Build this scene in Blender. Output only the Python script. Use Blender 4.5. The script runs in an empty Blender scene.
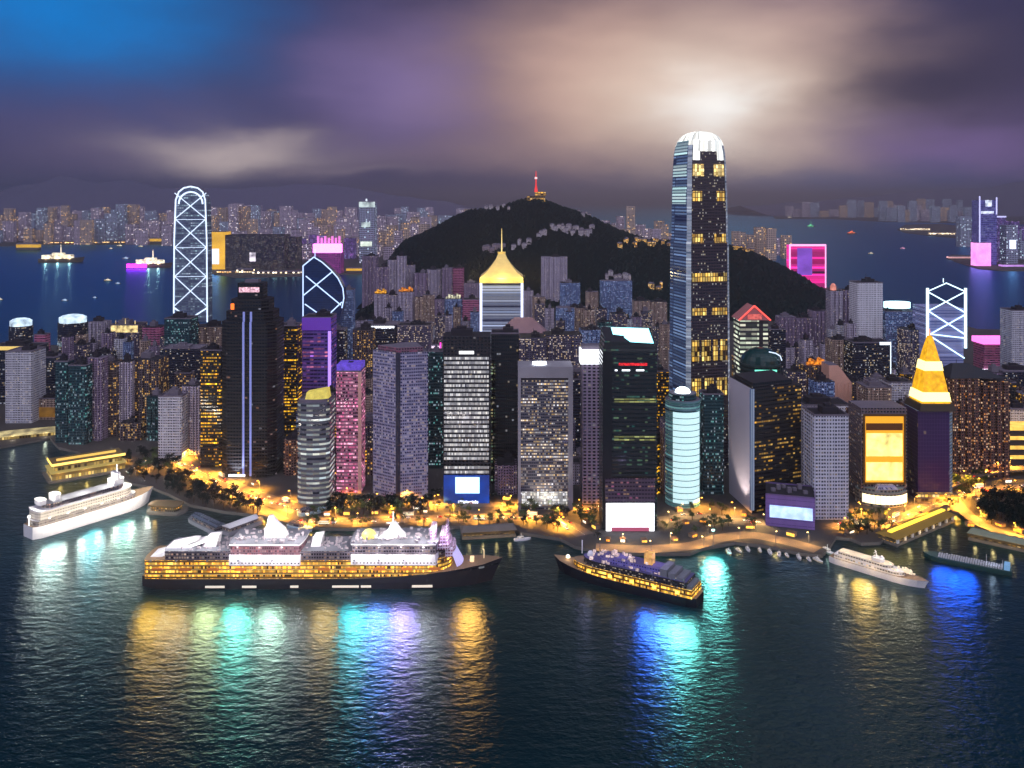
import bpy, math, random
from mathutils import Vector
R = random.Random(7)
sc = bpy.context.scene
col = sc.collection

# ------------------------------------------------------------------ camera, sky, moon, exposure
F, H, HR = 887.0, 330.0, 200.0            # focal length in pixels, camera height, horizon row
def X(px, Y): return (px - 512) * Y / F
def Yg(row, z=0.0): return F * (H - z) / (row - HR)
def Zr(row, Y): return H - (row - HR) * Y / F

cam = bpy.data.cameras.new('camera'); camo = bpy.data.objects.new('camera', cam); col.objects.link(camo)
camo.location = (0, 0, H); camo.rotation_euler = (math.radians(90), 0, 0)
cam.sensor_fit = 'HORIZONTAL'; cam.sensor_width = 36; cam.lens = 36 * F / 1024
cam.shift_y = -(384 - HR) / 1024
cam.clip_start = 1; cam.clip_end = 200000
sc.camera = camo
sc.view_settings.view_transform = 'Standard'; sc.view_settings.look = 'None'
sc.view_settings.exposure = 0.0; sc.view_settings.gamma = 1; sc.view_settings.use_curve_mapping = False
cy = sc.cycles
cy.use_denoising = True; cy.max_bounces = 5; cy.diffuse_bounces = 2; cy.glossy_bounces = 3
cy.volume_bounces = 0; cy.transparent_max_bounces = 6; cy.sample_clamp_indirect = 4; cy.use_light_tree = True
cy.caustics_reflective = False; cy.caustics_refractive = False

def lin(v):
    v /= 255.0
    return v / 12.92 if v <= .04045 else ((v + .055) / 1.055) ** 2.4
def C(r, g, b): return (lin(r), lin(g), lin(b), 1)

class NT:
    """small node-tree writer"""
    def __init__(s, t): s.t = t; s.n = t.nodes; s.l = t.links
    def put(s, sock, v):
        if isinstance(v, bpy.types.NodeSocket): s.l.new(v, sock)
        elif v is not None: sock.default_value = v
    def node(s, typ, **kw):
        n = s.n.new(typ)
        for k, v in kw.items(): setattr(n, k, v)
        return n
    def m(s, op, a, b=None, c=None):
        n = s.n.new('ShaderNodeMath'); n.operation = op
        for i, v in enumerate((a, b, c)):
            if v is not None: s.put(n.inputs[i], v)
        return n.outputs[0]
    def mix(s, f, a, b):
        n = s.n.new('ShaderNodeMix'); n.data_type = 'RGBA'
        s.put(n.inputs[0], f); s.put(n.inputs[6], a); s.put(n.inputs[7], b)
        return n.outputs[2]
    def comb(s, x, y, z=0.0):
        n = s.n.new('ShaderNodeCombineXYZ')
        for i, v in enumerate((x, y, z)): s.put(n.inputs[i], v)
        return n.outputs[0]
    def noise(s, vec, scale, detail=3, rough=.5):
        n = s.n.new('ShaderNodeTexNoise'); s.put(n.inputs['Vector'], vec)
        n.inputs['Scale'].default_value = scale; n.inputs['Detail'].default_value = detail; n.inputs['Roughness'].default_value = rough
        return n

world = bpy.data.worlds.new('World'); sc.world = world; world.use_nodes = True
MOON_EL, MOON_AZ = math.radians(38), math.radians(200)
def build_world():
    w = NT(world.node_tree); w.n.clear()
    g = w.node('ShaderNodeTexCoord').outputs['Generated']
    sep = w.node('ShaderNodeSeparateXYZ'); w.l.new(g, sep.inputs[0]); x, y, z = sep.outputs
    az = w.m('ARCTAN2', x, y); el = w.m('ARCSINE', z)
    n1 = w.noise(w.comb(w.m('MULTIPLY', az, 2.2), w.m('MULTIPLY', el, 6.0), 3.1), 1.6, 5, .55)
    n2 = w.noise(w.comb(w.m('MULTIPLY', az, 2.6), w.m('MULTIPLY', el, 8.0), 9.7), 1.9, 5, .55)
    n3 = w.noise(w.comb(w.m('MULTIPLY', az, 5.0), w.m('MULTIPLY', el, 10.0), 5.3), 1.7, 6, .6)
    wu = w.m('ADD', az, w.m('MULTIPLY', w.m('SUBTRACT', n1.outputs[0], .5), .16))
    wv = w.m('ADD', el, w.m('MULTIPLY', w.m('SUBTRACT', n2.outputs[0], .5), .065))
    wv2 = w.m('ADD', wv, w.m('MULTIPLY', w.m('SUBTRACT', n3.outputs[0], .5), .035))
    # base: cloud deck lit from the city below
    r = w.node('ShaderNodeValToRGB'); w.l.new(el, r.inputs[0])
    r.color_ramp.elements[0].position = 0.0; r.color_ramp.elements[0].color = C(58, 56, 92)
    r.color_ramp.elements[1].position = 1.0; r.color_ramp.elements[1].color = C(40, 44, 80)
    for p, c in ((.06, C(74, 64, 100)), (.14, C(62, 54, 88)), (.24, C(40, 42, 76)), (.36, C(1, 16, 24)), (.6, C(2, 12, 20))):
        e = r.color_ramp.elements.new(p); e.color = c
    colr = r.outputs[0]
    # clouds behind the viewer, lit by the other half of the town
    back = w.node('ShaderNodeMapRange'); w.l.new(y, back.inputs[0])
    back.inputs[1].default_value = .45; back.inputs[2].default_value = -.3
    up = w.node('ShaderNodeMapRange'); w.l.new(el, up.inputs[0]); up.inputs[1].default_value = -.05; up.inputs[2].default_value = .1
    colr = w.mix(w.m('MULTIPLY', w.m('MULTIPLY', back.outputs[0], up.outputs[0]), w.m('ADD', .55, w.m('MULTIPLY', n1.outputs[0], .6))), colr, (1.02, 1.02, 1.30, 1))
    def blob(px, py, sx, sy, c, a, fine=False):
        nonlocal colr
        u0 = math.atan((px - 512) / F); v0 = math.atan((HR - py) / F * math.cos(u0))
        ka = math.cos(u0) ** 2
        du = w.m('DIVIDE', w.m('SUBTRACT', wu, u0), sx / F * ka); dv = w.m('DIVIDE', w.m('SUBTRACT', wv2 if fine else wv, v0), sy / F * math.cos(u0))
        d = w.m('ADD', w.m('MULTIPLY', du, du), w.m('MULTIPLY', dv, dv))
        f = w.m('MULTIPLY', w.m('EXPONENT', w.m('MULTIPLY', d, -.7)), a)
        colr = w.mix(f, colr, c)
    for b in SKY: blob(*b)
    hs = w.node('ShaderNodeHueSaturation'); w.l.new(colr, hs.inputs['Color']); w.l.new(w.m('ADD', .88, w.m('MULTIPLY', n3.outputs[0], .24)), hs.inputs['Value']); colr = hs.outputs[0]
    # faint moonlit air above the clouds
    sky = w.node('ShaderNodeTexSky'); sky.sky_type = 'NISHITA'; sky.sun_disc = False
    sky.sun_elevation = MOON_EL; sky.sun_rotation = MOON_AZ
    b1 = w.node('ShaderNodeBackground'); w.l.new(sky.outputs[0], b1.inputs[0]); b1.inputs[1].default_value = .0012
    b2 = w.node('ShaderNodeBackground'); w.l.new(colr, b2.inputs[0]); b2.inputs[1].default_value = 1.0
    add = w.node('ShaderNodeAddShader'); w.l.new(b1.outputs[0], add.inputs[0]); w.l.new(b2.outputs[0], add.inputs[1])
    out = w.node('ShaderNodeOutputWorld'); w.l.new(add.outputs[0], out.inputs[0])
SKY = [
    (1050, -190, 330, 95, C(0, 84, 176), .95), (150, -190, 330, 95, C(18, 30, 84), .9),
    (270, 45, 140, 80, C(40, 38, 76), .8),
    (75, 18, 160, 62, C(0, 126, 210), .98), (30, 85, 110, 40, C(36, 72, 134), .5),
    (110, 125, 160, 34, C(92, 78, 120), .6), (405, 85, 75, 55, C(138, 118, 174), .8),
    (615, 85, 108, 85, C(206, 166, 152), .95), (795, 55, 95, 80, C(192, 156, 150), .85),
    (715, 115, 110, 62, C(232, 198, 178), .9), (565, 158, 120, 16, C(170, 142, 142), .7, True),
    (990, 0, 120, 50, C(54, 48, 78), .85),
    (960, 150, 110, 32, C(136, 108, 170), .9), (220, 157, 84, 19, C(232, 212, 206), .95, True),
    (340, 173, 60, 5, C(164, 146, 156), .75, True), (90, 165, 80, 14, C(108, 92, 130), .5, True),
    (430, 192, 240, 14, C(64, 62, 100), .92, True), (60, 194, 180, 17, C(78, 70, 112), .8, True),
    (860, 190, 200, 18, C(46, 78, 146), .95, True),
    (716, 106, 92, 56, C(250, 226, 206), .85), (718, 112, 38, 30, (1.3, 1.26, 1.2, 1), .95),
    (935, 85, 105, 42, C(46, 39, 66), .9),
]
build_world()
world.cycles.sampling_method = 'MANUAL'; world.cycles.sample_map_resolution = 512

moon = bpy.data.lights.new('moon', 'SUN'); moon.energy = .03; moon.angle = math.radians(.5); moon.color = (1, .95, .88)
mo = bpy.data.objects.new('moon', moon); col.objects.link(mo)
mo.rotation_euler = (math.pi / 2 - MOON_EL, 0, math.pi - MOON_AZ + math.pi)

# ------------------------------------------------------------------ mesh helper
class MB:
    def __init__(s): s.v = []; s.f = []; s.uv = []; s.mi = []
    def quad(s, pts, uvs=None, mi=0):
        i = len(s.v); s.v += [tuple(p) for p in pts]; n = len(pts)
        s.f.append(tuple(range(i, i + n))); s.uv.append(uvs or [(p[0], p[1]) for p in pts]); s.mi.append(mi)
    def loft(s, rings, mis=None, cap=True, capmi=1, u0=0.0, bottom=False):
        """rings: equal-length closed loops of 3-D points, counter-clockwise from above; u runs along the first ring"""
        n = len(rings[0]); us = [u0]
        for k in range(n):
            a, b = rings[0][k], rings[0][(k + 1) % n]
            us.append(us[-1] + math.dist(a[:2], b[:2]))
        for a, b in zip(rings, rings[1:]):
            for k in range(n):
                j = (k + 1) % n
                s.quad([a[k], a[j], b[j], b[k]], [(us[k], a[k][2]), (us[k + 1], a[j][2]), (us[k + 1], b[j][2]), (us[k], b[k][2])], mis[k] if mis else 0)
        if cap: s.quad(rings[-1], None, capmi)
        if bottom: s.quad(list(reversed(rings[0])), None, capmi)
    def prism(s, poly, z0, z1, mis=None, cap=True, capmi=1, bottom=False):
        s.loft([[(p[0], p[1], z0) for p in poly], [(p[0], p[1], z1) for p in poly]], mis, cap, capmi, bottom=bottom)
    def box(s, x0, x1, y0, y1, z0, z1, mi=0, capmi=None):
        s.prism([(x0, y0), (x1, y0), (x1, y1), (x0, y1)], z0, z1, [mi] * 4, True, mi if capmi is None else capmi, True)
    def tube(s, p, q, r, n=5, mi=0, r2=None):
        p, q = Vector(p), Vector(q); d = q - p
        if d.length < 1e-6: return
        a = d.orthogonal().normalized(); b = d.normalized().cross(a); r2 = r if r2 is None else r2
        A = [p + (a * math.cos(2 * math.pi * k / n) + b * math.sin(2 * math.pi * k / n)) * r for k in range(n)]
        B = [q + (a * math.cos(2 * math.pi * k / n) + b * math.sin(2 * math.pi * k / n)) * r2 for k in range(n)]
        for k in range(n):
            j = (k + 1) % n; s.quad([A[k], A[j], B[j], B[k]], None, mi)
        s.quad(list(reversed(A)), None, mi); s.quad(B, None, mi)
    def beam(s, p, q, w, t, mi=0):
        """flat bar from p to q, w across, t thick in y"""
        p, q = Vector(p), Vector(q); d = (q - p).normalized(); n = Vector((0, 1, 0)); c = d.cross(n).normalized() * w / 2; n *= t / 2
        A = [p - c - n, p + c - n, p + c + n, p - c + n]; B = [v + (q - p) for v in A]
        for k in range(4):
            j = (k + 1) % 4; s.quad([A[k], A[j], B[j], B[k]], None, mi)
        s.quad(list(reversed(A)), None, mi); s.quad(B, None, mi)
    def dome(s, cx, cy_, z, r, h, n=12, m=4, mi=0):
        rings = []
        for i in range(m + 1):
            a = i / m * math.pi / 2 * .98
            rings.append([(cx + r * math.cos(a) * math.cos(2 * math.pi * k / n), cy_ + r * math.cos(a) * math.sin(2 * math.pi * k / n), z + h * math.sin(a)) for k in range(n)])
        s.loft(rings, [mi] * n, True, mi)
    def build(s, name, mats, parent=None, loc=None, rot=0.0):
        me = bpy.data.meshes.new(name); me.from_pydata(s.v, [], s.f)
        uvl = me.uv_layers.new(name='UVMap'); flat = [c for f in s.uv for p in f for c in p]
        uvl.data.foreach_set('uv', flat)
        for m in (mats if isinstance(mats, (list, tuple)) else [mats]): me.materials.append(m)
        nm = len(me.materials); me.polygons.foreach_set('material_index', [min(i, nm - 1) for i in s.mi])
        me.update()
        o = bpy.data.objects.new(name, me); col.objects.link(o)
        if parent: o.parent = parent
        if loc: o.location = loc
        if rot: o.rotation_euler.z = rot
        return o

def tag(o, label=None, cat=None, group=None, kind=None):
    if label: o['label'] = label
    if cat: o['category'] = cat
    if group: o['group'] = group
    if kind: o['kind'] = kind
    return o
def empty(name, label, cat, loc, rot=0.0, group=None):
    o = bpy.data.objects.new(name, None); col.objects.link(o); o.location = loc; o.rotation_euler.z = rot
    o.empty_display_size = 5
    return tag(o, label, cat, group)
def copy_tree(o, parent=None, n=0):
    c = o.copy(); col.objects.link(c)
    if parent: c.parent = parent
    for ch in list(o.children): copy_tree(ch, c, n + 1)
    return c
def lamp(parent, loc, watts, color, radius=1.0, name='lamp_light'):
    l = bpy.data.lights.new(name, 'POINT'); l.energy = watts; l.color = color[:3]; l.shadow_soft_size = radius
    o = bpy.data.objects.new(name, l); col.objects.link(o); o.location = loc
    if parent: o.parent = parent
    return o
def spot(parent, loc, direction, watts, color, angle=70, blend=.6, radius=1.0, name='flood_or_streak_light'):
    l = bpy.data.lights.new(name, 'SPOT'); l.energy = watts; l.color = color[:3]; l.shadow_soft_size = radius
    l.spot_size = math.radians(angle); l.spot_blend = blend
    o = bpy.data.objects.new(name, l); col.objects.link(o); o.location = loc
    o.rotation_mode = 'QUATERNION'; o.rotation_quaternion = Vector(direction).to_track_quat('-Z', 'Y')
    if parent: o.parent = parent
    return o

def ngon(r, n, cx=0, cy_=0, ry=None, ph=0.0):
    ry = ry or r
    return [(cx + r * math.cos(ph + 2 * math.pi * k / n), cy_ + ry * math.sin(ph + 2 * math.pi * k / n)) for k in range(n)]
def rect(w, d): return [(-w / 2, 0), (w / 2, 0), (w / 2, d), (-w / 2, d)]
def bays(w, d, n=4, dep=2.2):
    """rectangular plan with projecting bays on all sides, the way housing towers are built"""
    out = []
    def side(a, b, nx, ny, cnt):
        L = math.dist(a, b); ux, uy = (b[0] - a[0]) / L, (b[1] - a[1]) / L
        st = L / cnt
        for k in range(cnt):
            s0, s1 = k * st + st * .18, (k + 1) * st - st * .18
            for s_, dd in ((s0, 0), (s0, dep), (s1, dep), (s1, 0)):
                out.append((a[0] + ux * s_ + nx * dd, a[1] + uy * s_ + ny * dd))
    side((-w / 2, 0), (w / 2, 0), 0, -1, n)
    m = max(2, round(n * d / w)); side((w / 2, 0), (w / 2, d), 1, 0, m)
    side((w / 2, d), (-w / 2, d), 0, 1, n); side((-w / 2, d), (-w / 2, 0), -1, 0, m)
    return out

# ------------------------------------------------------------------ materials
MAT = {}
def plain(name, color, rough=.7, metal=0.0, vary=.25, scale=.05, spec=.4):
    if name in MAT: return MAT[name]
    m = bpy.data.materials.new(name); m.use_nodes = True; t = NT(m.node_tree); bs = t.n['Principled BSDF']
    tc = t.node('ShaderNodeTexCoord').outputs['Object']
    no = t.noise(tc, scale, 4)
    f = t.m('ADD', 1 - vary, t.m('MULTIPLY', no.outputs[0], 2 * vary))
    hs = t.node('ShaderNodeHueSaturation'); hs.inputs['Color'].default_value = color; t.l.new(f, hs.inputs['Value'])
    t.l.new(hs.outputs[0], bs.inputs['Base Color'])
    bs.inputs['Roughness'].default_value = rough; bs.inputs['Metallic'].default_value = metal; bs.inputs['Specular IOR Level'].default_value = spec
    MAT[name] = m; return m
def glow(name, color, strength, light=False, flick=0.0, scale=.3):
    if name in MAT: return MAT[name]
    m = bpy.data.materials.new(name); m.use_nodes = True; t = NT(m.node_tree); bs = t.n['Principled BSDF']
    bs.inputs['Base Color'].default_value = tuple(c * .5 for c in color[:3]) + (1,)
    bs.inputs['Emission Color'].default_value = color; bs.inputs['Roughness'].default_value = .5
    if flick:
        no = t.noise(t.node('ShaderNodeTexCoord').outputs['Object'], scale, 3)
        t.l.new(t.m('MULTIPLY', strength, t.m('MAXIMUM', t.m('ADD', 1 - flick, t.m('MULTIPLY', t.m('SUBTRACT', no.outputs[0], .5), flick * 6)), .05)), bs.inputs['Emission Strength'])
    else: bs.inputs['Emission Strength'].default_value = strength
    m.cycles.emission_sampling = 'AUTO' if light else 'NONE'
    MAT[name] = m; return m

def facade_group():
    g = bpy.data.node_groups.new('facade', 'ShaderNodeTree'); t = NT(g)
    for n, typ in (('Wall', 'Color'), ('Glass', 'Color'), ('LitA', 'Color'), ('LitB', 'Color'), ('Frac', 'Float'), ('CW', 'Float'), ('CH', 'Float'),
                   ('FW', 'Float'), ('FH', 'Float'), ('Str', 'Float'), ('RowVar', 'Float'), ('GlassRough', 'Float'), ('Stripe', 'Float')):
        g.interface.new_socket(n, in_out='INPUT', socket_type='NodeSocket' + typ)
    g.interface.new_socket('Shader', in_out='OUTPUT', socket_type='NodeSocketShader')
    i = t.node('NodeGroupInput').outputs
    uv = t.node('ShaderNodeSeparateXYZ'); t.l.new(t.node('ShaderNodeUVMap').outputs[0], uv.inputs[0])
    seed = t.m('MULTIPLY', t.node('ShaderNodeObjectInfo').outputs['Random'], 313.0)
    cu = t.m('DIVIDE', uv.outputs[0], i['CW']); cv = t.m('DIVIDE', uv.outputs[1], i['CH'])
    iu = t.m('FLOOR', cu); iv = t.m('FLOOR', cv); fu = t.m('SUBTRACT', cu, iu); fv = t.m('SUBTRACT', cv, iv)
    wn = t.node('ShaderNodeTexWhiteNoise', noise_dimensions='3D'); t.l.new(t.comb(iu, iv, seed), wn.inputs['Vector'])
    rn = t.node('ShaderNodeTexWhiteNoise', noise_dimensions='3D'); t.l.new(t.comb(iv, seed, t.m('FLOOR', t.m('DIVIDE', iu, 9.0))), rn.inputs['Vector'])
    cs = t.node('ShaderNodeSeparateColor'); t.l.new(wn.outputs['Color'], cs.inputs[0])
    mask = t.m('MULTIPLY', t.m('LESS_THAN', t.m('ABSOLUTE', t.m('SUBTRACT', fu, .5)), t.m('MULTIPLY', i['FW'], .5)),
               t.m('LESS_THAN', t.m('ABSOLUTE', t.m('SUBTRACT', fv, .5)), t.m('MULTIPLY', i['FH'], .5)))
    rowf = t.m('ADD', t.m('SUBTRACT', 1.0, i['RowVar']), t.m('MULTIPLY', i['RowVar'], t.m('MULTIPLY', t.m('POWER', rn.outputs['Value'], 3.0), 4.0)))
    lit = t.m('LESS_THAN', wn.outputs['Value'], t.m('MULTIPLY', i['Frac'], rowf))
    br = t.m('ADD', .18, t.m('MULTIPLY', t.m('POWER', cs.outputs[0], 2.2), 1.0))
    em = t.m('MULTIPLY', t.m('MULTIPLY', mask, lit), t.m('MULTIPLY', br, i['Str']))
    # weathering of the wall: large soft patches and vertical streaks
    no = t.noise(t.comb(t.m('MULTIPLY', uv.outputs[0], .12), t.m('MULTIPLY', uv.outputs[1], .018), seed), 1.0, 4)
    st = t.m('LESS_THAN', t.m('FRACT', t.m('DIVIDE', uv.outputs[0], 6.3)), t.m('MULTIPLY', i['Stripe'], .5))
    val = t.m('MULTIPLY', t.m('ADD', .72, t.m('MULTIPLY', no.outputs[0], .56)), t.m('SUBTRACT', 1.0, t.m('MULTIPLY', st, .55)))
    hs = t.node('ShaderNodeHueSaturation'); t.l.new(i['Wall'], hs.inputs['Color']); t.l.new(val, hs.inputs['Value'])
    bs = t.node('ShaderNodeBsdfPrincipled')
    t.l.new(t.mix(mask, hs.outputs[0], i['Glass']), bs.inputs['Base Color'])
    t.l.new(t.m('ADD', t.m('MULTIPLY', mask, t.m('SUBTRACT', i['GlassRough'], .75)), .75), bs.inputs['Roughness'])
    t.l.new(t.mix(cs.outputs[2], i['LitA'], i['LitB']), bs.inputs['Emission Color'])
    t.l.new(em, bs.inputs['Emission Strength'])
    t.l.new(bs.outputs[0], t.node('NodeGroupOutput').inputs[0])
    return g
FG = facade_group()
def facade(name, wall, glass=C(14, 20, 34), a=C(255, 214, 140), b=C(235, 235, 255), frac=.12, cw=4.0, ch=3.6, fw=.6, fh=.5, s=1.2, rv=.3, gr=.12, stripe=0.0):
    if name in MAT: return MAT[name]
    m = bpy.data.materials.new(name); m.use_nodes = True; t = NT(m.node_tree); t.n.clear()
    g = t.node('ShaderNodeGroup', node_tree=FG)
    for k, v in (('Wall', wall), ('Glass', glass), ('LitA', a), ('LitB', b), ('Frac', frac), ('CW', cw), ('CH', ch), ('FW', fw), ('FH', fh), ('Str', s), ('RowVar', rv), ('GlassRough', gr), ('Stripe', stripe)):
        g.inputs[k].default_value = v
    t.l.new(g.outputs[0], t.node('ShaderNodeOutputMaterial').inputs[0])
    m.cycles.emission_sampling = 'NONE'
    MAT[name] = m; return m

WARM, GOLD, COOL, ICE, PINK, AMBER = C(255, 214, 140), C(255, 180, 50), C(220, 232, 255), C(200, 245, 255), C(255, 120, 200), C(255, 150, 40)
roofm = plain('roof concrete', C(112, 104, 118), .9)
darkroof = plain('dark roof felt', C(38, 35, 46), .9, vary=.5, scale=.2)
STY = dict(
    lilac=facade('lilac housing wall', C(190, 178, 200), frac=.08, cw=2.6, ch=3.2, fw=.5, fh=.45, s=3.1, stripe=.5),
    mauve=facade('mauve housing wall', C(150, 130, 160), frac=.09, cw=2.6, ch=3.2, fw=.5, fh=.45, s=3.2, stripe=.4),
    tan=facade('tan housing wall', C(176, 150, 140), frac=.12, cw=2.6, ch=3.2, fw=.5, fh=.5, s=3.3, stripe=.4),
    brown=facade('brown brick flats', C(104, 72, 64), frac=.24, cw=2.6, ch=3.2, fw=.6, fh=.5, s=3.0, a=AMBER, b=C(255, 224, 190)),
    golddot=facade('brown flats dotted gold', C(96, 80, 84), frac=.26, cw=2.8, ch=3.3, fw=.6, fh=.55, s=3.4, a=GOLD, b=WARM),
    navy=facade('navy glass office', C(30, 36, 62), C(8, 14, 30), frac=.15, cw=2.2, ch=3.6, fw=.8, fh=.5, s=2.4, rv=.6, b=COOL),
    dark=facade('near black glass office', C(20, 22, 34), C(5, 8, 16), frac=.05, cw=3.0, ch=4.0, fw=.85, fh=.6, s=1.2, rv=.7, b=COOL),
    teal=facade('dark teal glass office', C(26, 66, 76), C(6, 38, 46), frac=.18, cw=2.2, ch=3.6, fw=.8, fh=.5, s=1.8, rv=.6, a=C(120, 230, 220), b=COOL),
    yellow=facade('yellow lit dark office', C(34, 30, 34), C(12, 10, 12), frac=.42, cw=2.6, ch=4.0, fw=.8, fh=.45, s=2.8, rv=.6, a=C(255, 200, 40), b=C(255, 170, 30)),
    pale=facade('pale concrete office', C(200, 198, 212), frac=.12, cw=2.6, ch=3.4, fw=.6, fh=.42, s=2.4, b=COOL),
    white=facade('white rendered tower', C(226, 222, 232), frac=.04, cw=3.6, ch=3.6, fw=.5, fh=.4, s=1.0),
    blue=facade('blue lit housing', C(110, 130, 178), C(10, 24, 60), frac=.26, cw=2.6, ch=3.2, fw=.6, fh=.5, s=2.4, a=C(150, 200, 255), b=C(220, 220, 255)),
    speck=facade('mixed flats with bright windows', C(92, 84, 112), frac=.26, cw=2.4, ch=3.1, fw=.6, fh=.5, s=3.0, a=WARM, b=C(255, 240, 235)),
    purple=facade('purple lit office', C(120, 90, 190), C(40, 22, 92), frac=.34, cw=6.0, ch=5.0, fw=.85, fh=.45, s=.9, rv=.8, a=C(190, 120, 255), b=C(255, 140, 150)),
    pink=facade('pink lit tower', C(170, 110, 140), C(60, 14, 44), frac=.85, cw=2.4, ch=3.8, fw=.92, fh=.5, s=1.7, rv=.3, a=C(255, 110, 170), b=C(255, 190, 215)),
    rose=facade('rose housing slab', C(190, 110, 150), frac=.3, cw=6, ch=4.4, fw=.9, fh=.4, s=.5, rv=.3, a=C(255, 110, 170), b=C(255, 150, 160)),
    grey=facade('grey lavender curtain wall', C(150, 146, 178), C(62, 60, 96), frac=.26, cw=2.4, ch=3.5, fw=.72, fh=.5, s=1.5, rv=.2, a=C(230, 220, 255), b=C(255, 225, 190)),
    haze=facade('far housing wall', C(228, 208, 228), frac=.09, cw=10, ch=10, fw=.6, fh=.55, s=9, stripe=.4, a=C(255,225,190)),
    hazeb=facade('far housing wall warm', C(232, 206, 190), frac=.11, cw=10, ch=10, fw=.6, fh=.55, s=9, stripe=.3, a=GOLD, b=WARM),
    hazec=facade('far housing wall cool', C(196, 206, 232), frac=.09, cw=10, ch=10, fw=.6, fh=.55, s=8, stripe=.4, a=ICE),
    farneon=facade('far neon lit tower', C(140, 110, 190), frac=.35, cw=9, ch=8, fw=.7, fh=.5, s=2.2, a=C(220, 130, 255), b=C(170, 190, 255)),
)
ROOFT = {}
def roof_bits(w, d, z, rnd, n=3):
    m = MB()
    # parapet as four butted strips
    t = .8
    m.box(-w / 2, w / 2, 0, t, z, z + 1.6); m.box(-w / 2, w / 2, d - t, d, z, z + 1.6)
    m.box(-w / 2, -w / 2 + t, t, d - t, z, z + 1.6); m.box(w / 2 - t, w / 2, t, d - t, z, z + 1.6)
    return m
def plant_bits(w, d, z, rnd):
    m = MB(); px = rnd.uniform(.3, .5) * w; py = rnd.uniform(.35, .5) * d; h = rnd.uniform(4, 8)
    cx = rnd.uniform(-.15, .15) * w; cyy = d * rnd.uniform(.4, .6)
    m.box(cx - px / 2, cx + px / 2, cyy - py / 2, cyy + py / 2, z, z + h)
    m.box(cx - px / 4, cx + px / 5, cyy - py / 4, cyy + py / 4, z + h, z + h + 3)
    for k in range(1):
        ax = cx + rnd.uniform(-.5, .5) * px * .6; m.tube((ax, cyy, z + h), (ax, cyy, z + h + rnd.uniform(4, 12)), .3, 4)
    return m
OCC = []   # occupied ground rectangles
def tower(name, label, cat, px0, px1, top, Y, style, d=None, rot=0.0, plan='rect', group=None, roof=True, z0=3.0, top_z=None, nb=4, single=False):
    w = (px1 - px0) * Y / F; xc = X((px0 + px1) / 2, Y); z1 = (top_z if top_z is not None else Zr(top, Y)) - z0; d = d or max(14, min(w, 40))
    rnd = random.Random(hash((px0, px1, top)) & 0xffff)
    poly = (rect(w, d) if single or w < 12 else bays(w - 1, d, max(3, round(w / 5)), .5)) if plan == 'rect' else bays(w - 3, d, nb) if plan == 'bays' else ngon(w / 2, 28, 0, w / 2) if plan == 'round' else plan
    m = MB(); m.prism(poly, 0, z1)
    OCC.append((xc - w / 2, xc + w / 2, Y, Y + d))
    st = STY[style] if isinstance(style, str) else style
    if single:
        return tag(m.build(name, [st, roofm], None, (xc, Y, z0), rot), label, cat, group), z1, w, d
    root = empty(name, label, cat, (xc, Y, z0), rot, group)
    m.build('facade', [st, roofm if R.random() < .25 else darkroof], root)
    if roof:
        if plan == 'rect': roof_bits(w, d, z1, rnd).build('parapet', roofm, root)
        plant_bits(w, d, z1, rnd).build('roof_plant', rnd.choice([roofm, darkroof, darkroof]), root)
    return root, z1, w, d

# ------------------------------------------------------------------ the setting: water, land, hills, roads
def structure(o): o['kind'] = 'structure'; return o
def water_material():
    m = bpy.data.materials.new('harbour water'); m.use_nodes = True; t = NT(m.node_tree); bs = t.n['Principled BSDF']
    tc = t.node('ShaderNodeTexCoord').outputs['Object']
    mp = t.node('ShaderNodeMapping'); mp.inputs['Scale'].default_value = (.8, 1.25, 1); t.l.new(tc, mp.inputs[0])
    a = t.noise(mp.outputs[0], .085, 3, .6); b = t.noise(mp.outputs[0], .24, 3, .6); c = t.noise(mp.outputs[0], .006, 3, .5)
    h = t.m('ADD', t.m('MULTIPLY', a.outputs[0], 1.0), t.m('MULTIPLY', b.outputs[0], .45))
    bu = t.node('ShaderNodeBump'); bu.inputs['Distance'].default_value = 1.45; bu.inputs['Strength'].default_value = .7
    t.l.new(h, bu.inputs['Height']); t.l.new(bu.outputs[0], bs.inputs['Normal'])
    di = t.node('ShaderNodeBsdfDiffuse'); t.l.new(t.mix(c.outputs[0], (.0, .009, .013, 1), (.0, .024, .032, 1)), di.inputs['Color'])
    gl = t.node('ShaderNodeBsdfGlossy'); gl.distribution = 'BECKMANN'; gl.inputs['Roughness'].default_value = .3
    lw = t.node('ShaderNodeLayerWeight'); lw.inputs[0].default_value = .5
    mr = t.node('ShaderNodeMapRange'); t.l.new(lw.outputs['Facing'], mr.inputs[0]); mr.inputs[1].default_value = .7; mr.inputs[2].default_value = .92
    t.l.new(t.mix(mr.outputs[0], (.8, .97, 1, 1), (.22, .56, 1, 1)), gl.inputs['Color'])
    fr = t.node('ShaderNodeFresnel'); fr.inputs[0].default_value = 1.45
    for n_ in (di, gl, fr): t.l.new(bu.outputs[0], n_.inputs['Normal'])
    mx = t.node('ShaderNodeMixShader'); t.l.new(fr.outputs[0], mx.inputs[0]); t.l.new(di.outputs[0], mx.inputs[1]); t.l.new(gl.outputs[0], mx.inputs[2])
    t.n.remove(bs); t.l.new(mx.outputs[0], t.n['Material Output'].inputs[0])
    return m
m = MB(); m.quad([(-60000, -3000, 0), (60000, -3000, 0), (60000, 90000, 0), (-60000, 90000, 0)])
structure(m.build('harbour_water', water_material()))

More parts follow.
